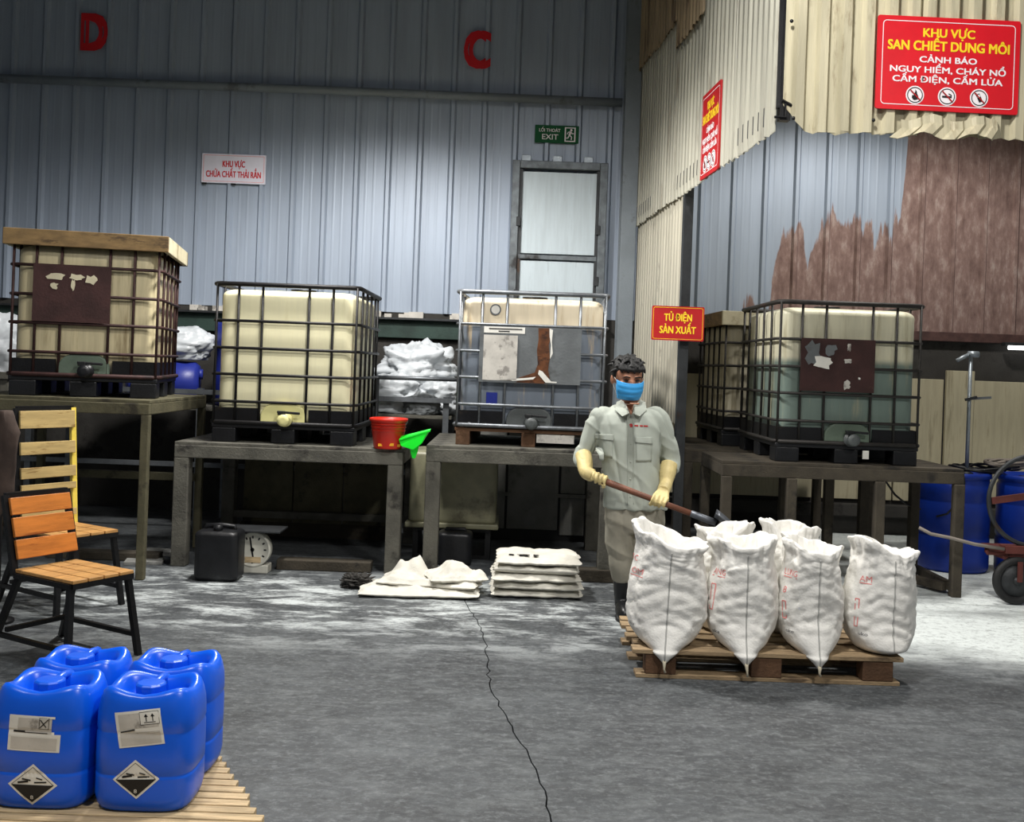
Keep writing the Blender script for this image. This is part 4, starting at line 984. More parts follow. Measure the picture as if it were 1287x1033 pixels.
def sack(label, x, y, W, Ht, rz, seed, top=0.0, tip=True, lean=0.0, printed=None, dep=.84, group='filled white sacks on the pallet'):
    t = thing('filled_sack', label, 'sack', (x, y, .1405), R(rz), group)
    # z, half thickness (x), half depth (y), shift of centre in y
    prof = [(-.062, .008, .012, -.2), (-.04, .028, .03, -.19), (-.012, .058, .045, -.182), (.004, .098, .205, -.035), (.03, .136, .212, -.02), (.09, .178, .205, -.01), (.16, .197, .198, 0), (.24, .198, .195, 0), (.33, .190, .192, 0), (.42, .172, .19, 0), (.48, .162, .19, 0), (.53, .158, .185, 0), (.572, .176, .188, 0), (.592, .182, .182, 0), (.60, .17, .17, 0), (.585, .15, .155, 0), (.50, .12, .13, 0)]
    if not tip:
        prof[:4] = [(.0, .02, .03, -.02), (.002, .07, .10, -.02), (.004, .1, .14, -.02), (.012, .12, .17, -.01)]
    # refine
    P_ = []
    for i in range(len(prof)-1):
        a, b = prof[i], prof[i+1]; m_ = 7
        for k in range(m_): P_.append(tuple(a[q]+(b[q]-a[q])*k/m_ for q in range(4)))
    P_.append(prof[-1])
    for _ in range(6): P_ = [P_[0]] + [tuple((P_[i-1][q]+2*P_[i][q]+P_[i+1][q])/4 for q in range(4)) for i in range(1, len(P_)-1)] + [P_[-1]]
    n_ = 120; rings = []; fx = W/.396; fz = Ht/.60
    for z, a, b, cy in P_:
        rg = []
        for k in range(n_):
            th = 2*PI*k/n_; cs_, sn = math.cos(th), math.sin(th)
            # lens: pointed towards the seams (front and back)
            px_ = math.copysign(abs(cs_)**.86, cs_)*a*fx; py_ = math.copysign(abs(sn)**1.15, sn)*b*dep+cy*(.84+.16*(dep > .8))-(.034 if (dep > .8 and z < -.004) else 0)*0
            zz_ = z*fz
            h_ = max(0, min(1, (z-.42)/.16)); body = max(0, min(1, (z-.03)/.1))
            q1 = fbm((math.cos(th)*1.6+seed*5, math.sin(th)*1.6, z*4), 1.0)
            q2 = fbm((cs_*2.2+seed*3, sn*2.2, z*15), 1.0)
            q3 = fbm((cs_*2.6+seed, sn*2.6, z*2.5), 1.0, 2)
            d_ = body*(.012*q1+.004*q2) + h_*(.024*q3+.016*q1) - body*(1-h_*.5)*(.006*crease((cs_*.55+seed*4, sn*.55, z*7+.7*cs_*cs_), 1.6)+.0035*crease((cs_*.9+seed*9, sn*.9, z*15-.6*cs_*cs_), 1.7)) - (h_+.25*body)*.008*crease((cs_*3+seed, sn*3, z*1.2), 1.2)
            # horizontal creases where the sack bulges, strongest at the front
            d_ += body*(1-h_)*.002*math.sin(z*95+3*q1+4*abs(cs_)*2)*max(0, -sn)**.7
            px_ += d_*cs_; py_ += d_*sn
            zz_ += h_*(.014*q3+.04*fbm((cs_*1.1+seed*7, sn*1.1, 0), 1.0, 1)+top*cs_) - h_*.035*max(0, -sn)**6
            rg.append((px_+lean*z, py_, zz_))
        rings.append(rg)
    mb = MB(); mb.loft(rings); o = mb.build('bag', M_['sack'], t, True)
    bv = bvh_of(o)
    # seam up the front edge
    pts_ = []
    for i in range(5 if tip else 10, 82, 1):
        if i < len(rings): p = Vector(rings[i][3*n_//4]); pts_.append(p+Vector((0, -.0015, 0)))
    MB().tube(pts_, .0035, 6).build('seam', M_['sack_seam'], t, True)
    if tip:
        p = Vector(rings[0][3*n_//4]); ln = random.uniform(.03, .05)
        MB().tube([p+Vector((0, .01, .02)), p+Vector((0, -.004, -.0)), p+Vector((.004*seed % .01-.004, -.006, -ln*.6)), p+Vector((.006, -.004, -ln))], [.012, .009, .005, .006], 7).build('tie_string', M_['string'], t, True)
    if printed:
        for txt, u, z, w_, h_, m in printed:
            ang = R(u); nv = Vector((math.sin(ang), -math.cos(ang), 0)); ux = Vector((math.cos(ang), math.sin(ang), 0))
            M = frameM(nv*.5+Vector((lean*z, 0, z)), ux, (0,0,1)); mb = MB()
            if txt == '[]':
                outline(mb, rrect(w_, h_, .004), .005, M)
            elif txt == '_':
                quad(mb, (-w_/2, 0), (0, 0), h_, M); quad(mb, (0, 0), (w_/2, 0), h_, M)
            else: put_text(mb, txt, 0, 0, w_, h_, M, 0)
            project(mb, bv, -nv, .002, .3); mb.build('print', M_[m], t)
    return t
sack('filled white sack nearest the worker, at the left end of the pallet', .825, 5.205, .42, .552, -8, 1, -.045, lean=.03, printed=[('OM', -66, .36, .09, .028, 'print_red'), ('_', -66, .335, .11, .004, 'print_red'), ('KT C', -88, .42, .1, .028, 'print_red'), ('sku', -66, .10, .05, .016, 'print_dark')])
sack('filled white sack second from the left in the front row', 1.205, 5.205, .37, .545, -3, 2, -.0, lean=-.0, printed=[('ANG', -58, .375, .085, .028, 'print_red'), ('_', -58, .352, .09, .004, 'print_red'), ('[]', -64, .25, .03, .13, 'print_red'), ('ska', -52, .085, .05, .016, 'print_dark')])
sack('filled white sack third from the left in the front row', 1.55, 5.205, .345, .535, 0, 3, -.02, printed=[('LUNG', -56, .385, .095, .028, 'print_red'), ('_', -56, .362, .095, .004, 'print_red'), ('8', -62, .30, .022, .03, 'print_red'), ('[]', -62, .20, .026, .09, 'print_red'), ('oko', -50, .10, .05, .016, 'print_dark')])
sack('filled white sack at the right end of the pallet, top folded open', 1.905, 5.22, .385, .54, 5, 4, -.025, tip=False, lean=.02, printed=[('AM', -50, .37, .06, .028, 'print_red'), ('_', -50, .348, .06, .004, 'print_red'), ('[]', -60, .20, .024, .14, 'print_red'), ('uko', -48, .10, .05, .016, 'print_dark')])
sack('filled white sack behind, under the shovel blade', 1.17, 5.52, .34, .55, 4, 5, .02, tip=False, dep=.62)
sack('filled white sack in the back row, its rim showing highest', 1.53, 5.51, .35, .575, -6, 6, -.02, tip=False, dep=.62)

# ================================================================== SLATTED PLATFORM AND BLUE JERRYCANS
pf = thing('slatted_platform', 'pale slatted wooden platform under the blue jerrycans', 'platform', (-1.3, 3.1, 0))
y = 2.55; k = 0
while y < 3.6:
    xr = -.69-(y-3.03)*.574+random.uniform(-.012, .012)
    MB().b2(-1.95+1.3+random.uniform(-.03, .03), xr+1.3, y-3.1, y-3.1+.041, .104, .13).build('slat', M_['pallet_pale'], pf, bevel=.003)
    y += .049; k += 1
for dx in (-.55, -.05):
    MB().b2(dx-.04, dx+.04, -.54, .48, 0, .103).build('bearer', M_['pallet_block'], pf, bevel=.004)
MB().bar((.56, -.54, .0515), (.24, .42, .0515), .07, .103).build('bearer', M_['pallet_block'], pf, bevel=.004)

CAN = .84
def jerrycan(label, x, y, rz, lab=None):
    W, Dp, Ht = .298, .245, .43
    t = thing('blue_jerrycan', label, 'jerrycan', (x, y, .1305), R(rz), 'blue jerrycans on the platform'); t.scale = (1, 1, CAN)
    def ring(sx, sy, zf, n_=56, e=.52):
        rg = []
        for k in range(n_):
            a = 2*PI*k/n_; c_, s_ = math.cos(a), math.sin(a)
            X = math.copysign(abs(c_)**e, c_); Y = math.copysign(abs(s_)**e, s_)
            cw = min(1, abs(math.sin(2*a))**.8)
            rg.append((X*W/2*sx, Y*Dp/2*sy, zf(cw, c_, s_) if callable(zf) else zf))
        return rg
    rg = [ring(.80, .78, .0), ring(.9, .89, .006), ring(.96, .95, .022), ring(1, 1, .055)]
    for z, q in ((.12, 1), (.128, 1), (.132, .985), (.136, .985), (.14, 1), (.2, 1.004), (.27, 1), (.282, .985), (.286, .985), (.294, 1), (.33, .995)):
        rg.append(ring(q, q, z))
    rg += [ring(.985, .98, .36), ring(.95, .94, lambda c, a, b: .385+.008*c), ring(.9, .885, lambda c, a, b: .405+.015*c), ring(.84, .82, lambda c, a, b: .412+.022*c),
           ring(.76, .73, lambda c, a, b: .411+.023*c), ring(.68, .64, lambda c, a, b: .40+.016*c), ring(.62, .57, lambda c, a, b: .372+.01*c), ring(.57, .52, .345), ring(.45, .42, .338), ring(.2, .2, .338), ring(.03, .03, .338)]
    bo = MB().loft(rg).build('body', M_['blue_can'], t, True)
    # screw cap with flats
    cp = MB(); n_ = 10; cx, cy = .0, -.03
    cp.loft([[(cx+r*math.cos(2*PI*k/n_), cy+r*math.sin(2*PI*k/n_), z) for k in range(n_)] for r, z in ((.042, .336), (.042, .385), (.046, .387), (.046, .43), (.04, .436), (.01, .437))])
    cp.build('cap', M_['blue_can'], t, bevel=.002)
    MB().tube([(0, .115, .38), (0, .105, .408), (0, .07, .415), (0, .02, .413), (0, .0, .40)], [.02, .017, .015, .014, .012], 8).build('grip', M_['blue_can'], t, True)
    if lab is not None:
        bv = bvh_of(bo); dv = Vector((0, 1, 0))
        lx, lz, lw, lh, rot, torn, dx, dz, ds = lab
        M = frameM((lx, -.3, lz), (math.cos(rot), 0, math.sin(rot)), (-math.sin(rot), 0, math.cos(rot)))
        keep = (lambda u, v_: not (u > .78 and .56 < v_ < .93) and not (u > .88 and v_ > .5 and v_ < .97)) if torn else None
        project(grid_patch(M, lw, lh, 16, keep), bv, dv, .0012).build('label', M_['paper_white'], t)
        d = grid_patch(M @ Matrix.Translation((-lw*.0, lh*.22, 0)), lw*.86*(.75 if torn else 1), lh*.42, 8); project(d, bv, dv, .0018).build('label_field', M_['paper'], t)
        d = grid_patch(M @ Matrix.Translation((0, -lh*.28, 0)), lw*.88, lh*.34, 8); project(d, bv, dv, .0018).build('label_field', M_['paper'], t)
        g = MB()
        if not torn:
            bxw, bxh, bcx, bcy = lw*.42, lh*.36, lw*.25, lh*.27
            project(grid_patch(M @ Matrix.Translation((bcx, bcy, 0)), bxw, bxh, 6), bv, dv, .0022).build('label_box', M_['paper_white'], t)
            outline(g, [(bcx-bxw/2, bcy-bxh/2), (bcx+bxw/2, bcy-bxh/2), (bcx+bxw/2, bcy+bxh/2), (bcx-bxw/2, bcy+bxh/2)], .0018, M)
            for s_ in (-1, 1):
                ax = bcx+s_*bxw*.17
                quad(g, (ax, bcy-bxh*.26), (ax, bcy+bxh*.15), .0028, M)
                g.add([(ax-.006, bcy+bxh*.1, 0), (ax+.006, bcy+bxh*.1, 0), (ax, bcy+bxh*.34, 0)], [(0,1,2)], M)
            quad(g, (bcx-bxw*.3, bcy-bxh*.33), (bcx+bxw*.3, bcy-bxh*.33), .0025, M)
            quad(g, (-lw*.42, -lh*.06), (-lw*.1, -lh*.02), .005, M)
        else:
            outline(g, [(lw*.08, lh*.14), (lw*.27, lh*.14), (lw*.27, lh*.46), (lw*.08, lh*.46)], .0018, M)
            quad(g, (lw*.1, lh*.18), (lw*.25, lh*.42), .003, M); quad(g, (lw*.1, lh*.4), (lw*.22, lh*.2), .003, M)
            quad(g, (-lw*.4, lh*.05), (-lw*.18, lh*.05), .006, M); quad(g, (-lw*.2, lh*.03), (lw*.25, lh*.03), .002, M)
        project(g, bv, dv, .0028).build('label_print', M_['print_black'], t)
        # corrosive diamond
        a = R(45)+rot*.3
        M = frameM((dx, -.3, dz), (math.cos(a), 0, math.sin(a)), (-math.sin(a), 0, math.cos(a)))
        project(grid_patch(M, ds, ds, 12), bv, dv, .0012).build('hazard_label', M_['paper_white'], t)
        g = MB(); q = ds*.86
        outline(g, [(-q/2, -q/2), (q/2, -q/2), (q/2, q/2), (-q/2, q/2)], .0022, M)
        # lower black half
        N_ = 8; vs = []; fs = []
        for i in range(N_+1):
            for j in range(N_+1):
                u, v_ = i/N_, j/N_; vs.append((-q/2+u*q, -q/2+v_*q*(1-u), 0))
        for i in range(N_):
            for j in range(N_): fs.append((i*(N_+1)+j, (i+1)*(N_+1)+j, (i+1)*(N_+1)+j+1, i*(N_+1)+j+1))
        g.add(vs, fs, M)
        MF = frameM((dx, -.3, dz), (1,0,0), (0,0,1))
        quad(g, (-ds*.42, ds*.07), (-ds*.12, ds*.12), .007, MF); quad(g, (-ds*.3, ds*.2), (-ds*.05, ds*.15), .005, MF); quad(g, (ds*.05, ds*.08), (ds*.4, ds*.1), .005, MF); quad(g, (ds*.1, ds*.24), (ds*.28, ds*.18), .004, MF)
        project(g, bv, dv, .0022).build('hazard_print', M_['print_black'], t)
        g = MB(); put_text(g, '8', .0, -ds*.42, .009, .013, MF, 0); project(g, bv, dv, .003).build('hazard_number', M_['paper_white'], t)
    return t
jerrycan('front left blue jerrycan with a torn white label and hazard diamond', -1.375, 3.165, 0, (.0, .275, .155, .125, R(-2), True, .0, .095, .104))
jerrycan('front right blue jerrycan with a tilted label of two arrows', -1.068, 3.17, 1, (.0, .305, .135, .125, R(9), False, -.005, .125, .098))
jerrycan('rear left blue jerrycan behind the torn-label one', -1.392, 3.425, 0)
jerrycan('rear right blue jerrycan behind the one with arrows', -1.084, 3.43, 0)

# ================================================================== CHAIRS
def chair(label, x, y, face, seat_z, top_z, slats, slat_m, post_m2, W=.39, Dp=.40, lean=.10):
    t = thing('slatted_chair', label, 'chair', (x, y, 0), R(face), 'slatted chairs')
    fm = M_['black_metal']; hw, hd = W/2, Dp/2
    # seat frame and boards (boards run from back to front)
    fr = MB(); z = seat_z-.03
    for sy in (-1, 1): fr.b2(-hd, hd, sy*hw-.0125, sy*hw+.0125, z-.0125, z+.0125)
    for sx in (-1, 1): fr.b2(sx*hd-.0125, sx*hd+.0125, -hw, hw, z-.0125, z+.0125)
    fr.build('seat_frame', fm, t)
    nb = 4
    for k in range(nb):
        w_ = (W+.01)/nb
        MB().b2(-hd-.005, hd+.012, -hw-.005+k*w_+.004, -hw-.005+(k+1)*w_-.004, seat_z-.017, seat_z).build('seat_slat', M_['seat_wood'], t, bevel=.003)
    for sx, sp in ((-1, -.16), (1, .05)):
        for sy in (-1, 1):
            MB().bar((sx*(hd-.02), sy*(hw-.01), z), (sx*(hd-.02)+sp, sy*(hw+.03), 0.001), .028, .028).build('leg', fm, t)
    # stretchers
    q = .30
    for sy in (-1, 1): MB().bar((-(hd-.02)-.16*(1-q), sy*(hw+.025), seat_z*q*.8), ((hd-.02)+.05*(1-q), sy*(hw+.025), seat_z*q*.8), .022, .022).build('stretcher', fm, t)
    MB().bar((-(hd-.02)-.16*(1-q)*.5, -(hw+.015), seat_z*q), (-(hd-.02)-.16*(1-q)*.5, hw+.015, seat_z*q), .022, .022).build('stretcher', fm, t)
    bx_ = lambda zz: -hd-.005-lean*(zz-seat_z)/(top_z-seat_z)
    for sy in (-1, 1):
        MB().bar((bx_(seat_z)+.0, sy*hw, seat_z-.03), (bx_(top_z), sy*hw, top_z), .024, .032, (0, 1, 0)).build('back_post', M_[post_m2] if sy > 0 and post_m2 else fm, t)
    MB().bar((bx_(top_z), -hw, top_z), (bx_(top_z), hw, top_z), .024, .024).build('back_rail', fm, t)
    for z0, z1 in slats:
        zc = (z0+z1)/2
        M = Matrix.Translation((bx_(zc)+.024, 0, zc)) @ Matrix.Rotation(-math.atan(lean/(top_z-seat_z)), 4, 'Y')
        MB().b2(-.009, .009, -hw+.004, hw-.004, -(z1-z0)/2, (z1-z0)/2, M).build('back_slat', M_[slat_m], t, bevel=.003)
    return t
chair('near slatted chair with orange wooden back and black metal legs', -2.115, 5.05, -30, .425, .775, [(.47, .565), (.575, .67), (.68, .765)], 'orange_wood', None, W=.345, Dp=.42)
chair('taller slatted chair behind with pale slats and a yellow post', -2.58, 6.05, -32, .45, 1.15, [(.50, .54), (.66, .70), (.735, .80), (.875, .95), (1.03, 1.135)], 'pale_wood', 'yellow_edge', W=.37, lean=.06)
# brown cloth hanging at the left edge
mb = MB(); rings = []
for k in range(26):
    z = .56+k*.024; tt = k/25; rg = []
    hwid = .085*(min(1, tt*3+.25))*(1 if tt < .8 else 1-(tt-.8)*3.2)
    for j in range(20):
        a = 2*PI*j/20
        rg.append((-2.765-.03*(1-tt)+hwid*math.cos(a)+.012*fbm((math.cos(a)*2, math.sin(a)*2, z*6)), 5.62+.045*math.sin(a)+.012*fbm((z*5, math.cos(a)*3, 2)), z))
    rings.append(rg)
mb.loft(rings)
cl = thing('hanging_cloth', 'dark brown cloth hung on a post at the left edge', 'cloth', (0, 0, 0))
mb.build('cloth', M_['brown_cloth'], cl, True)
MB().tube([(-2.77, 5.62, 0), (-2.77, 5.62, 1.1)], .014, 8).build('post', M_['black_metal'], cl, True)
MB().lathe([(.02, 0), (.09, 0), (.09, .015), (.02, .03)], 20, Matrix.Translation((-2.77, 5.62, 0))).build('foot', M_['black_metal'], cl, True)

# ================================================================== DRUMS, PIPE, CART ON THE RIGHT
def drum(label, x, y, h=.79, r=.28):
    t = thing('blue_drum', label, 'drum', (x, y, 0), 0, 'blue drums by the right stand')
    MB().lathe([(.03, .0), (r-.02, 0), (r-.005, .015), (r, .04), (r, .27), (r-.008, .285), (r, .30), (r, .55), (r-.008, .565), (r, .58), (r, h-.09), (r-.012, h-.07), (r-.012, h-.05), (r+.004, h-.045), (r+.004, h-.012), (r-.012, h), (r-.03, h-.005), (r-.045, h-.03), (.03, h-.03)], 40).build('body', M_['blue_drum'], t, True)
    for a in (.6, 3.7): MB().lathe([(.035, h-.035), (.035, h-.004), (.01, h-.003)], 14, Matrix.Translation((.16*math.cos(a), .16*math.sin(a), 0))).build('bung', M_['black'], t, True)
    return t
drum('blue plastic drum beside the right stand, carrying the T pipe', 3.62, 8.34)
drum('blue plastic drum behind the cart wheel at the right edge', 4.22, 8.22)
tp = thing('pump_pipe', 'tall grey T-topped pipe standing in the blue drum', 'pipe', (3.66, 8.2, .76))
MB().tube([(0, 0, 0), (0, 0, .97)], .015, 10).build('pipe', M_['galv'], tp, True)
MB().tube([(-.02, 0, .975), (.06, 0, .975)], .026, 10).build('tee', M_['galv'], tp, True)
MB().tube([(-.01, 0, .975), (-.07, -.01, .945), (-.12, -.02, .92)], .016, 8).build('spout', M_['galv'], tp, True)
MB().bar((-.04, -.02, .61), (.05, -.02, .635), .02, .02).build('clamp', M_['steel_dark'], tp)
MB().bar((0.01, -.01, .62), (.17, -.01, .635), .014, .02).build('rod', M_['steel'], tp)
MB().lathe([(.05, 0), (.05, .03), (.02, .04)], 14).build('collar', M_['black'], tp, True)
# cables on the drums
for k, (lb, m) in enumerate((('black cable coiled on top of the blue drums', 'black'), ('grey hose coiled beside the black cable on the drums', 'hose'))):
    P_ = []
    for i in range(70):
        a = i*.42; r = .13+.03*math.sin(i*.37+k)
        P_.append((3.78+.25*k+i*.002+r*1.7*math.cos(a), 8.27+.6*r*math.sin(a)*1.3, .808+.045*k+.02*math.sin(i*.9+k)+.0004*i))
    tag(MB().tube(P_, .011, 6).build('cable_coil', M_[m], None, True), lb, 'cable')
tag(MB().tube([(3.58, 8.22, .768), (3.57, 8.1, .802), (3.565, 8.045, .79), (3.575, 8.042, .72), (3.53, 8.045, .56), (3.46, 8.07, .47), (3.40, 8.12, .44)], .009, 6).build('cable', M_['black'], None, True), 'thin black cable hanging down in front of the blue drum', 'cable')
tag(MB().tube([at(1108, 586, 7.97), at(1112, 603, 7.97), at(1125, 622, 7.97), at(1140, 634, 7.97), at(1157, 640, 7.97)], .008, 6).build('cable', M_['black'], None, True), 'thin black cable hanging under the right stand', 'cable')
tag(MB().tube([at(1155, 663, 7.12), at(1170, 671, 7.08), at(1195, 676, 7.06), at(1225, 684, 7.02), at(1262, 690, 7.02)], .012, 8).build('hose', M_['hose'], None, True), 'pale hose running from the right stand to the cart', 'hose')
hc = thing('hand_cart', 'old hand cart with black wheel and hoop at the right edge', 'cart', (3.62, 7.12, 0))
def wheel(cx, cy):
    M = Matrix.Translation((cx, cy, .165)) @ Matrix.Rotation(R(90), 4, 'X')
    wo = MB().tube([M @ Vector((.135*math.cos(2*PI*k/32), .135*math.sin(2*PI*k/32), 0)) for k in range(32)], .029, 10, True).build('wheel', M_['rubber'], hc, True)
    MB().lathe([(.02, -.02), (.108, -.012), (.112, 0), (.108, .012), (.02, .02)], 28, M).build('rim', M_['steel_dark'], wo, True)
    MB().lathe([(.03, -.04), (.03, .04)], 14, M).build('hub', M_['steel_dark'], wo, True)
wheel(-.12, -.1)
MB().tube([(-.12, -.15, .165), (-.12, -.02, .165)], .012, 8).build('axle', M_['steel_dark'], hc, True)
fr = MB()
for yy in (-.04, .32): fr.bar((-.14, yy, .3), (.75, yy, .3), .04, .04)
for xx in (-.12, .3, .73): fr.bar((xx, -.04, .3), (xx, .32, .3), .04, .035)
fr.build('frame', M_['cart_red'], hc)
MB().b2(-.16, .78, -.08, .36, .32, .345).build('deck', M_['cart_red'], hc, bevel=.004)
MB().b2(.6, .66, .2, .26, 0, .28).build('prop_leg', M_['steel_dark'], hc)
for yy in (-.15, -.05): MB().bar((-.12, yy, .165), (-.12, yy, .3), .03, .016).build('bracket', M_['cart_red'], hc)
MB().tube([(.0+.31*math.cos(2*PI*k/40), -.06, .71+.31*math.sin(2*PI*k/40)) for k in range(40)], .016, 8, True).build('hoop', M_['steel_dark'], hc, True)
MB().bar((-.29, -.06, .70), (.3, -.06, .80), .02, .045).build('crossbar', M_['cart_red'], hc)
MB().bar((.05, -.06, .345), (.05, -.06, .72), .03, .03).build('hoop_post', M_['cart_red'], hc)
MB().tube([(-.15, -.07, .34), (-.32, -.09, .345), (-.33, -.1, .36)], .013, 8).build('drawbar', M_['cart_red'], hc, True)
MB().b2(-.2, -.06, -.1, .0, .345, .40).build('box', M_['cart_red'], hc, bevel=.004)

# ================================================================== THE WORKER
PY = 6.27
PR = Vector((.72, PY, 0))
pn = thing('person', 'worker in grey uniform, blue mask and yellow gloves holding a shovel', 'person', tuple(PR))
def pp(px, py, dy=0): return at(px, py, PY+dy)-PR
KX = PY/FPX
def ringz(px, py, hwpx, hd, dy=0, n_=28, e=.85):
    c_ = pp(px, py, dy); r = hwpx*KX
    return [(c_.x+r*math.copysign(abs(math.cos(2*PI*k/n_))**e, math.cos(2*PI*k/n_)), c_.y+hd*math.copysign(abs(math.sin(2*PI*k/n_))**e, math.sin(2*PI*k/n_)), c_.z) for k in range(n_)]
def limb(mb, pts_, rad, n_=16, sub=5):
    """smooth tapering limb through joints"""
    P_ = [Vector(p) for p in pts_]; out = []; rr = []
    for i in range(len(P_)-1):
        p0, p1, p2, p3 = P_[max(i-1, 0)], P_[i], P_[i+1], P_[min(i+2, len(P_)-1)]
        for k in range(sub):
            t = k/sub
            out.append(.5*((2*p1)+(p2-p0)*t+(2*p0-5*p1+4*p2-p3)*t*t+(3*p1-p0-3*p2+p3)*t**3)); rr.append(rad[i]+(rad[i+1]-rad[i])*t)
    out.append(P_[-1]); rr.append(rad[-1]); mb.tube(out, rr, n_); return out
SHL, SHR = pp(753, 527), pp(826, 527)
ELL, ELR = pp(733, 572, .02), pp(843, 580, .04)
HL, HR = pp(752, 603, -.21), pp(830, 628, -.22)
WL, WR = pp(737, 594, -.13), pp(837, 607, -.10)
HC = pp(789, 475, -.02)
# continuous body (skin) under the clothes, head included
HM = Matrix.Translation(HC) @ Matrix.Rotation(R(10), 4, 'Z') @ Matrix.Rotation(R(12), 4, 'X') @ Matrix.Diagonal((1.2, 1.1, 1.0, 1))
b = MB()
b.ell((0, .012, .02), (.073, .092, .096), 24, 16, HM)            # cranium
b.ell((0, -.03, -.035), (.058, .058, .085), 20, 14, HM)           # face and jaw
b.ell((0, -.055, -.075), (.035, .035, .04), 14, 10, HM)           # chin
b.ell((0, -.094, -.018), (.011, .016, .026), 10, 8, HM)           # nose
b.ell((0, -.102, -.034), (.015, .014, .011), 10, 8, HM)
for sx in (-1, 1):
    b.ell((sx*.076, .012, -.012), (.011, .02, .034), 12, 10, HM)  # ears
    b.ell((sx*.03, -.078, .022), (.025, .012, .008), 10, 8, HM)   # brow ridge
    b.ell((sx*.042, -.062, -.03), (.02, .02, .02), 10, 8, HM)     # cheek
limb(b, [HM @ Vector((0, .02, -.05)), pp(792, 503, .01), pp(792, 516, .03)], [.054, .055, .062])
b.loft([ringz(790, 520, 34, .085, .02), ringz(790, 545, 34, .1), ringz(793, 590, 32, .1), ringz(796, 640, 33, .1), ringz(797, 658, 32, .1)])
for a_, e_, w_ in ((SHL, ELL, WL), (SHR, ELR, WR)): limb(b, [a_, e_, w_], [.048, .04, .03])
LKN, RKN = pp(782, 703, -.02), pp(818, 703, -.04)
LAN, RAN = Vector((pp(784, 760, .02).x, .02, .09)), Vector((pp(822, 760, .04).x, .06, .09))
for h_, k_, a_ in ((pp(780, 655), LKN, LAN), (pp(814, 657), RKN, RAN)): limb(b, [h_, k_, a_], [.074, .044, .026])
vox(b, 'body', M_['skin'], pn, .0075, 5)
# eyes
for sx in (-1, 1):
    e = MB(); e.ell((sx*.031, -.084, .004), (.014, .006, .0035), 12, 8, HM); eo = e.build('eye', M_['hair'], pn, True)
    e = MB(); e.tube([HM @ Vector(p) for p in ((sx*.012, -.093, .024), (sx*.03, -.092, .029), (sx*.049, -.08, .024))], [.003, .0042, .002], 6, squash=1.2); e.build('eyebrow', M_['hair'], pn, True)
# hair: cap of overlapping tufts
b = MB(); rs = random.Random(3)
b.ell((0, .026, .045), (.078, .09, .083), 24, 14, HM)
for k in range(90):
    a = rs.uniform(0, 2*PI); el_ = rs.uniform(.02, 1.45)
    d = Vector((math.cos(a)*math.cos(el_), math.sin(a)*math.cos(el_), math.sin(el_)))
    if d.y < -.35 and d.z < .42: continue
    p = Vector((d.x*.077, .02+d.y*.09, .045+d.z*.084)); dr_ = (d*.6+Vector((rs.uniform(-.5, .5), -.5 if d.z > .5 else 0, -.35+rs.uniform(-.3, .3)))).normalized()
    b.tube([HM @ p, HM @ (p+dr_*.018), HM @ (p+dr_*.034+Vector((0, 0, -.006)))], [.014, .010, .003], 6)
for k in range(9):
    x_ = -.056+k*.014
    b.tube([HM @ Vector((x_, -.058+abs(x_)*.3, .088)), HM @ Vector((x_*1.05+.004, -.085+abs(x_)*.35, .066)), HM @ Vector((x_*1.05+.01, -.09+abs(x_)*.4, .046+.008*(k % 2)))], [.016, .012, .004], 6)
for sx in (-1, 1): b.ell((sx*.069, .012, .02), (.014, .034, .034), 10, 8, HM); 
b.ell((0, .075, -.01), (.06, .04, .06), 14, 10, HM)
vox(b, 'hair', M_['hair'], pn, .005, 2)
# mask
rows = []
for j in range(15):
    v_ = j/14; rw = []
    z = -.008-.105*v_
    for i in range(21):
        u = i/20*2-1; hwid = .074-.012*abs(v_-.4)-.01*v_
        prot = .108-.012*(abs(v_-.42)*2)**2
        ang = u*1.22
        x_ = hwid*math.sin(ang)/math.sin(1.22); y_ = -.012-(prot-.006)*max(.0, math.cos(ang*1.0))**.8
        y_ += .0022*math.sin(v_*PI*7)
        rw.append(HM @ Vector((x_, y_, z+.008*u*u*(1 if v_ < .5 else -.4))))
    rows.append(rw)
vs = [p for rw in rows for p in rw]; fs = [(j*21+i, j*21+i+1, (j+1)*21+i+1, (j+1)*21+i) for j in range(14) for i in range(20)]
mo = MB().add(vs, fs).build('face_mask', M_['mask_blue'], pn, True); q = mo.modifiers.new('s', 'SOLIDIFY'); q.thickness = .003
for sx in (0, 20):
    s_ = 1 if sx else -1
    MB().tube([rows[1][sx], HM @ Vector((s_*.078, .02, .015)), HM @ Vector((s_*.078, .028, -.02)), rows[12][sx]], .0018, 5).build('ear_loop', M_['paper_white'], mo, True)
# shirt
def folds(k, amp, seed):
    return lambda co, n_: amp*(.6*fbm((co.x*1.2+seed, co.y, co.z*.5), k*.45, 2) - .5*crease((co.x*1.5+seed+co.z*.35, co.y*1.2, co.z*.42), k*.62) + .28*crease((co.x*.5+seed*2, co.y*.7, co.z*1.5+co.x*.9), k*.55))
b = MB()
b.loft([ringz(793, 507, 13, .066, .03), ringz(791, 514, 27, .085, .02), ringz(789, 521, 40, .1, .01), ringz(789, 533, 42, .118), ringz(790, 552, 39, .13, -.01), ringz(793, 578, 37, .13, -.01), ringz(796, 602, 37, .128, -.005), ringz(798, 624, 39, .135), ringz(799, 639, 40, .14)])
limb(b, [pp(764, 525, .01), SHL, pp(742, 551, .015), ELL, pp(735, 583, -.05)], [.07, .068, .062, .058, .05])
limb(b, [pp(814, 525, .01), SHR, pp(837, 553, .02), ELR, pp(842, 592, -.02)], [.07, .068, .062, .06, .054])
sh = vox(b, 'shirt', M_['shirt'], pn, .0065, 10, folds(10, .022, 3))
bvs = bvh_of(sh)
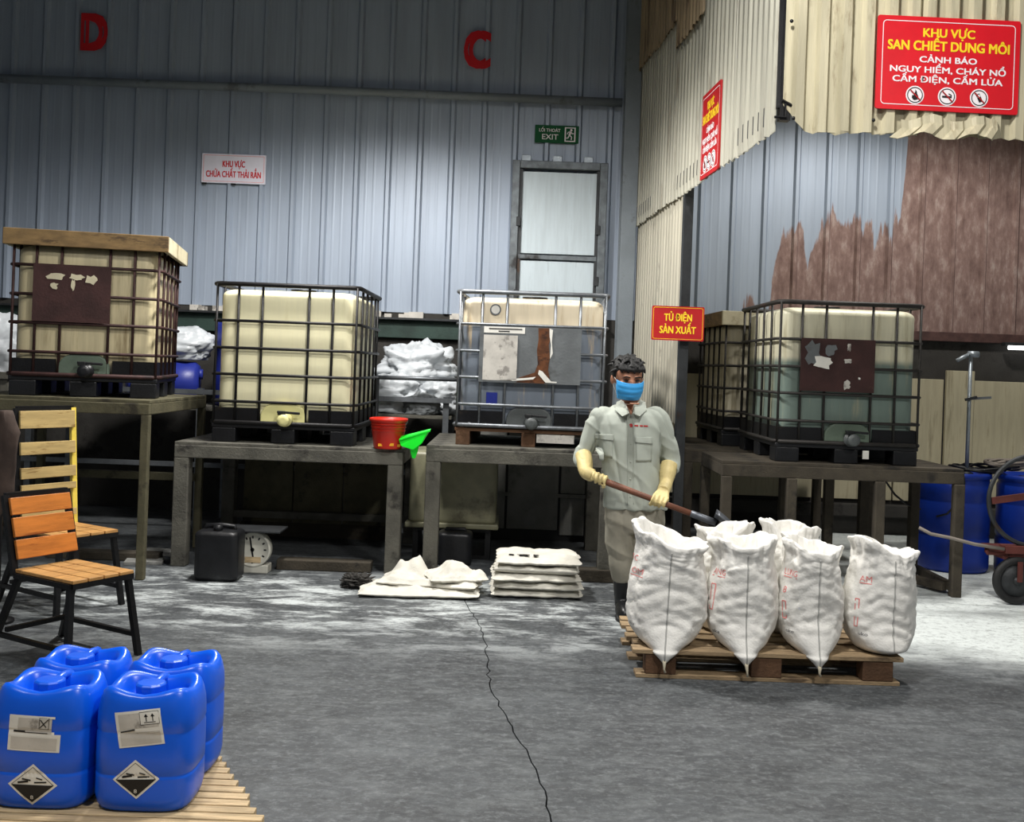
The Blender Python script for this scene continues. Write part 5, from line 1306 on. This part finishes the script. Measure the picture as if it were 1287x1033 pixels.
# collar, placket, pockets, logo
for sx in (-1, 1):
    cpx = 793+sx*10
    P_ = [pp(793+sx*2, 519, -.13), pp(793+sx*11, 523, -.125), pp(793+sx*20, 515, -.07), pp(793+sx*18, 505, .02), pp(793+sx*11, 502, .0), pp(793+sx*5, 511, -.08)]
    o = MB().add([tuple(p) for p in P_], [(0,1,2,5), (2,3,4,5)]).build('collar', M_['shirt'], sh); q = o.modifiers.new('s', 'SOLIDIFY'); q.thickness = .006
# open neckline shows skin: small V patch
g = MB(); vv = [pp(787, 508, -.09), pp(799, 508, -.09), pp(794, 522, -.13)]
def on_shirt(pts2, nm, m, off, par=sh, n_=8):
    """closed panel sewn on: polygon given as seen from the front"""
    mbx = MB(); C_ = [pp(x_, y_, -.6) for x_, y_ in pts2]
    a, b_, c_, d_ = C_; vs = []; fs = []
    for j in range(n_+1):
        for i in range(n_+1):
            u, v2 = i/n_, j/n_; vs.append(tuple((a*(1-u)+b_*u)*(1-v2)+(d_*(1-u)+c_*u)*v2))
    # rescale from the nearer plane so that it keeps its own size on the body
    vs = [tuple(at_plane(v)) for v in vs]
    for j in range(n_):
        for i in range(n_): fs.append((j*(n_+1)+i, j*(n_+1)+i+1, (j+1)*(n_+1)+i+1, (j+1)*(n_+1)+i))
    mbx.add(vs, fs); project(mbx, bvs, (0, 1, 0), off, .5)
    o = mbx.build(nm, M_[m], par, True); q = o.modifiers.new('s', 'SOLIDIFY'); q.thickness = .004; return o
def at_plane(v):
    w_ = Vector(v)+PR; k = (PY-.12)/w_.y
    return Vector((w_.x*k, PY-.3, CAMH+(w_.z-CAMH)*k))-PR
for x_ in (788.5, 796):
    g = MB(); P_ = [at_plane(pp(x_, 523+k*2.3, -.6)) for k in range(49)]; g.v = [tuple(p) for p in P_]; project(g, bvs, (0, 1, 0), .001, .5)
    MB().tube(g.v, .0022, 6).build('placket_seam', M_['shirt'], sh, True)
for k in range(5):
    h = bvs.ray_cast(at_plane(pp(792, 536+k*22, -.6)), Vector((0, 1, 0)))
    if h[0]: MB().ell(tuple(h[0]), (.006, .003, .006), 10, 6).build('button', M_['shirt'], sh, True)
for (x0, x1, y0, y1, yf) in ((750, 770, 546, 575, 552), (790+9, 819, 549, 580, 556)):
    on_shirt([(x0, y0+6), (x1, y0+6), (x1, y1), (x0, y1)], 'pocket', 'shirt', .004)
    on_shirt([(x0-1, y0), (x1+1, y0), (x1+1, yf+2), (x0-1, yf)], 'pocket_flap', 'shirt', .009)
on_shirt([(787, 505), (799, 505), (795, 521), (793, 521)], 'open_neck', 'skin', .002)
g = MB(); c_ = pp(798, 537, -.3)
M = frameM(c_, (1,0,0), (0,0,1)); disc(g, 0, 0, .011, M, 14); project(g, bvs, (0, 1, 0), .003, .5).build('logo', M_['sign_darkred'], sh)
g = MB()
for a_, b_ in ((.02, .043), (.052, .07), (.074, .1)): quad(g, (a_, 0), (b_, 0), .008, M)
project(g, bvs, (0, 1, 0), .003, .5).build('logo_text', M_['sign_darkred'], sh)
# trousers
b = MB()
b.loft([ringz(798, 615, 34, .115), ringz(797, 636, 37, .125), ringz(797, 655, 37, .125), ringz(797, 668, 34, .11)])
limb(b, [pp(780, 650), pp(779, 675, -.02), LKN, pp(784, 727, .01)], [.09, .092, .078, .07])
limb(b, [pp(814, 652), pp(816, 677, -.03), RKN, pp(822, 729, .03)], [.09, .092, .078, .07])
vox(b, 'trousers', M_['trouser'], pn, .0065, 10, folds(9, .018, 8))
# boots
for a_, top_, s_ in ((LAN, pp(783, 718, 0), -1), (RAN, pp(821, 720, .03), 1)):
    b = MB()
    limb(b, [top_, (top_+a_)*.5+Vector((0, .01, 0)), a_+Vector((0, .01, .0)), a_+Vector((0, -.0, -.03))], [.066, .061, .056, .056])
    b.ell((a_.x+s_*.012, a_.y-.09, .055), (.05, .125, .052), 18, 12); b.ell((a_.x, a_.y+.015, .05), (.044, .06, .05), 14, 10); b.ell((a_.x+s_*.014, a_.y-.15, .045), (.048, .06, .042), 14, 10)
    zmin = 0
    o = vox(b, 'boot', M_['boot'], pn, .007, 3)
    for v in o.data.vertices: v.co.z = max(v.co.z, .012)
    so_ = [(math.cos(2*PI*k/24)*.052, math.sin(2*PI*k/24)) for k in range(24)]
    MB().prism([(a_.x+s_*.01*(1 if y_ < 0 else 0)+x_*(1 if y_ < .3 else .88), a_.y-.068+y_*.15) for x_, y_ in so_], .02).build('sole', M_['rubber'], o)
# gloves gripping the shaft
SA, SB = pp(744, 599, -.20), pp(900, 657, -.36)
ax = (SB-SA).normalized()
def closest(p): return SA+ax*((Vector(p)-SA).dot(ax))
def grip(elbow, wrist, hand, flip, thumb_dir):
    c_ = closest(hand); w_ = (Vector(wrist)-c_); w_ = (w_-ax*w_.dot(ax)).normalized(); s2 = ax.cross(w_)*flip
    b = MB()
    limb(b, [elbow, (Vector(elbow)+Vector(wrist))*.5, wrist, (Vector(wrist)*.45+(c_+w_*.035)*.55)], [.052, .05, .04, .038])
    # palm
    pc = c_+w_*.036
    for o_ in (-.03, -.01, .01, .03): limb(b, [Vector(wrist)*.55+(pc+ax*o_)*.45, pc+ax*o_*1.1+s2*.004, c_+ax*o_*1.15+(w_*.75+s2*.66)*.036], [.02, .018, .0135], 10, 4)
    # four fingers around the shaft, unequal
    for o_, ln, r0 in ((-.036, 215, .0108), (-.0125, 240, .0116), (.0125, 232, .0116), (.0355, 200, .0104)):
        P_ = []; rr = []
        for k in range(9):
            a = R(38+(ln-38)*k/8); rad = .030+.002*math.sin(k*1.6)
            P_.append(c_+ax*(o_*1.05+.004*k/8*thumb_dir)+(w_*math.cos(a)+s2*math.sin(a))*rad); rr.append(r0*(1-.16*k/8))
        b.tube(P_, rr, 9)
    # thumb closes from the other side
    P_ = []
    for k in range(7):
        a = R(-8-150*k/6); P_.append(c_+ax*(thumb_dir*(.034+.012*k/6))+(w_*math.cos(a)+s2*math.sin(a))*(.032 if k else .042))
    b.tube(P_, [.016, .0145, .013, .0125, .012, .0115, .009], 9)
    return vox(b, 'glove', M_['glove'], pn, .0045, 2, folds(26, .003, flip))
grip(pp(733, 572, -.0), WL, HL, 1, 1)
grip(pp(841, 583, -.02), WR, HR, 1, -1)
# shovel
sv = thing('shovel', 'long-handled shovel with a brown shaft held by the worker', 'shovel', tuple(SA+PR))
L_ = (SB-SA).length
MB().tube([ax*.03, ax*.14, ax*.3, ax*(L_*.86)], [.021, .0205, .0175, .0175], 12).build('shaft', M_['shaft_wood'], sv, True)
MB().tube([ax*(L_*.80), ax*(L_*.9), ax*L_], [.0205, .021, .019], 12).build('socket', M_['blade_steel'], sv, True)
up = Vector((0, 0, 1)); sd = ax.cross(up).normalized(); nn = sd.cross(ax).normalized()
rows = []
for j in range(9):
    v_ = j/8; rw = []
    for i in range(9):
        u = i/8*2-1; w2 = (.085 if v_ < .75 else .085*(1-(v_-.75)*1.5))
        p = ax*(L_-.02+.26*v_-.02*abs(u)*v_) + sd*u*w2 + nn*(.035*u*u*1.0-.10*v_*v_+.03*(1-v_)*(1-v_))
        rw.append(p)
    rows.append(rw)
o = MB().add([tuple(p) for rw in rows for p in rw], [(j*9+i, j*9+i+1, (j+1)*9+i+1, (j+1)*9+i) for j in range(8) for i in range(8)]).build('blade', M_['blade_steel'], sv, True)
q = o.modifiers.new('s', 'SOLIDIFY'); q.thickness = .004
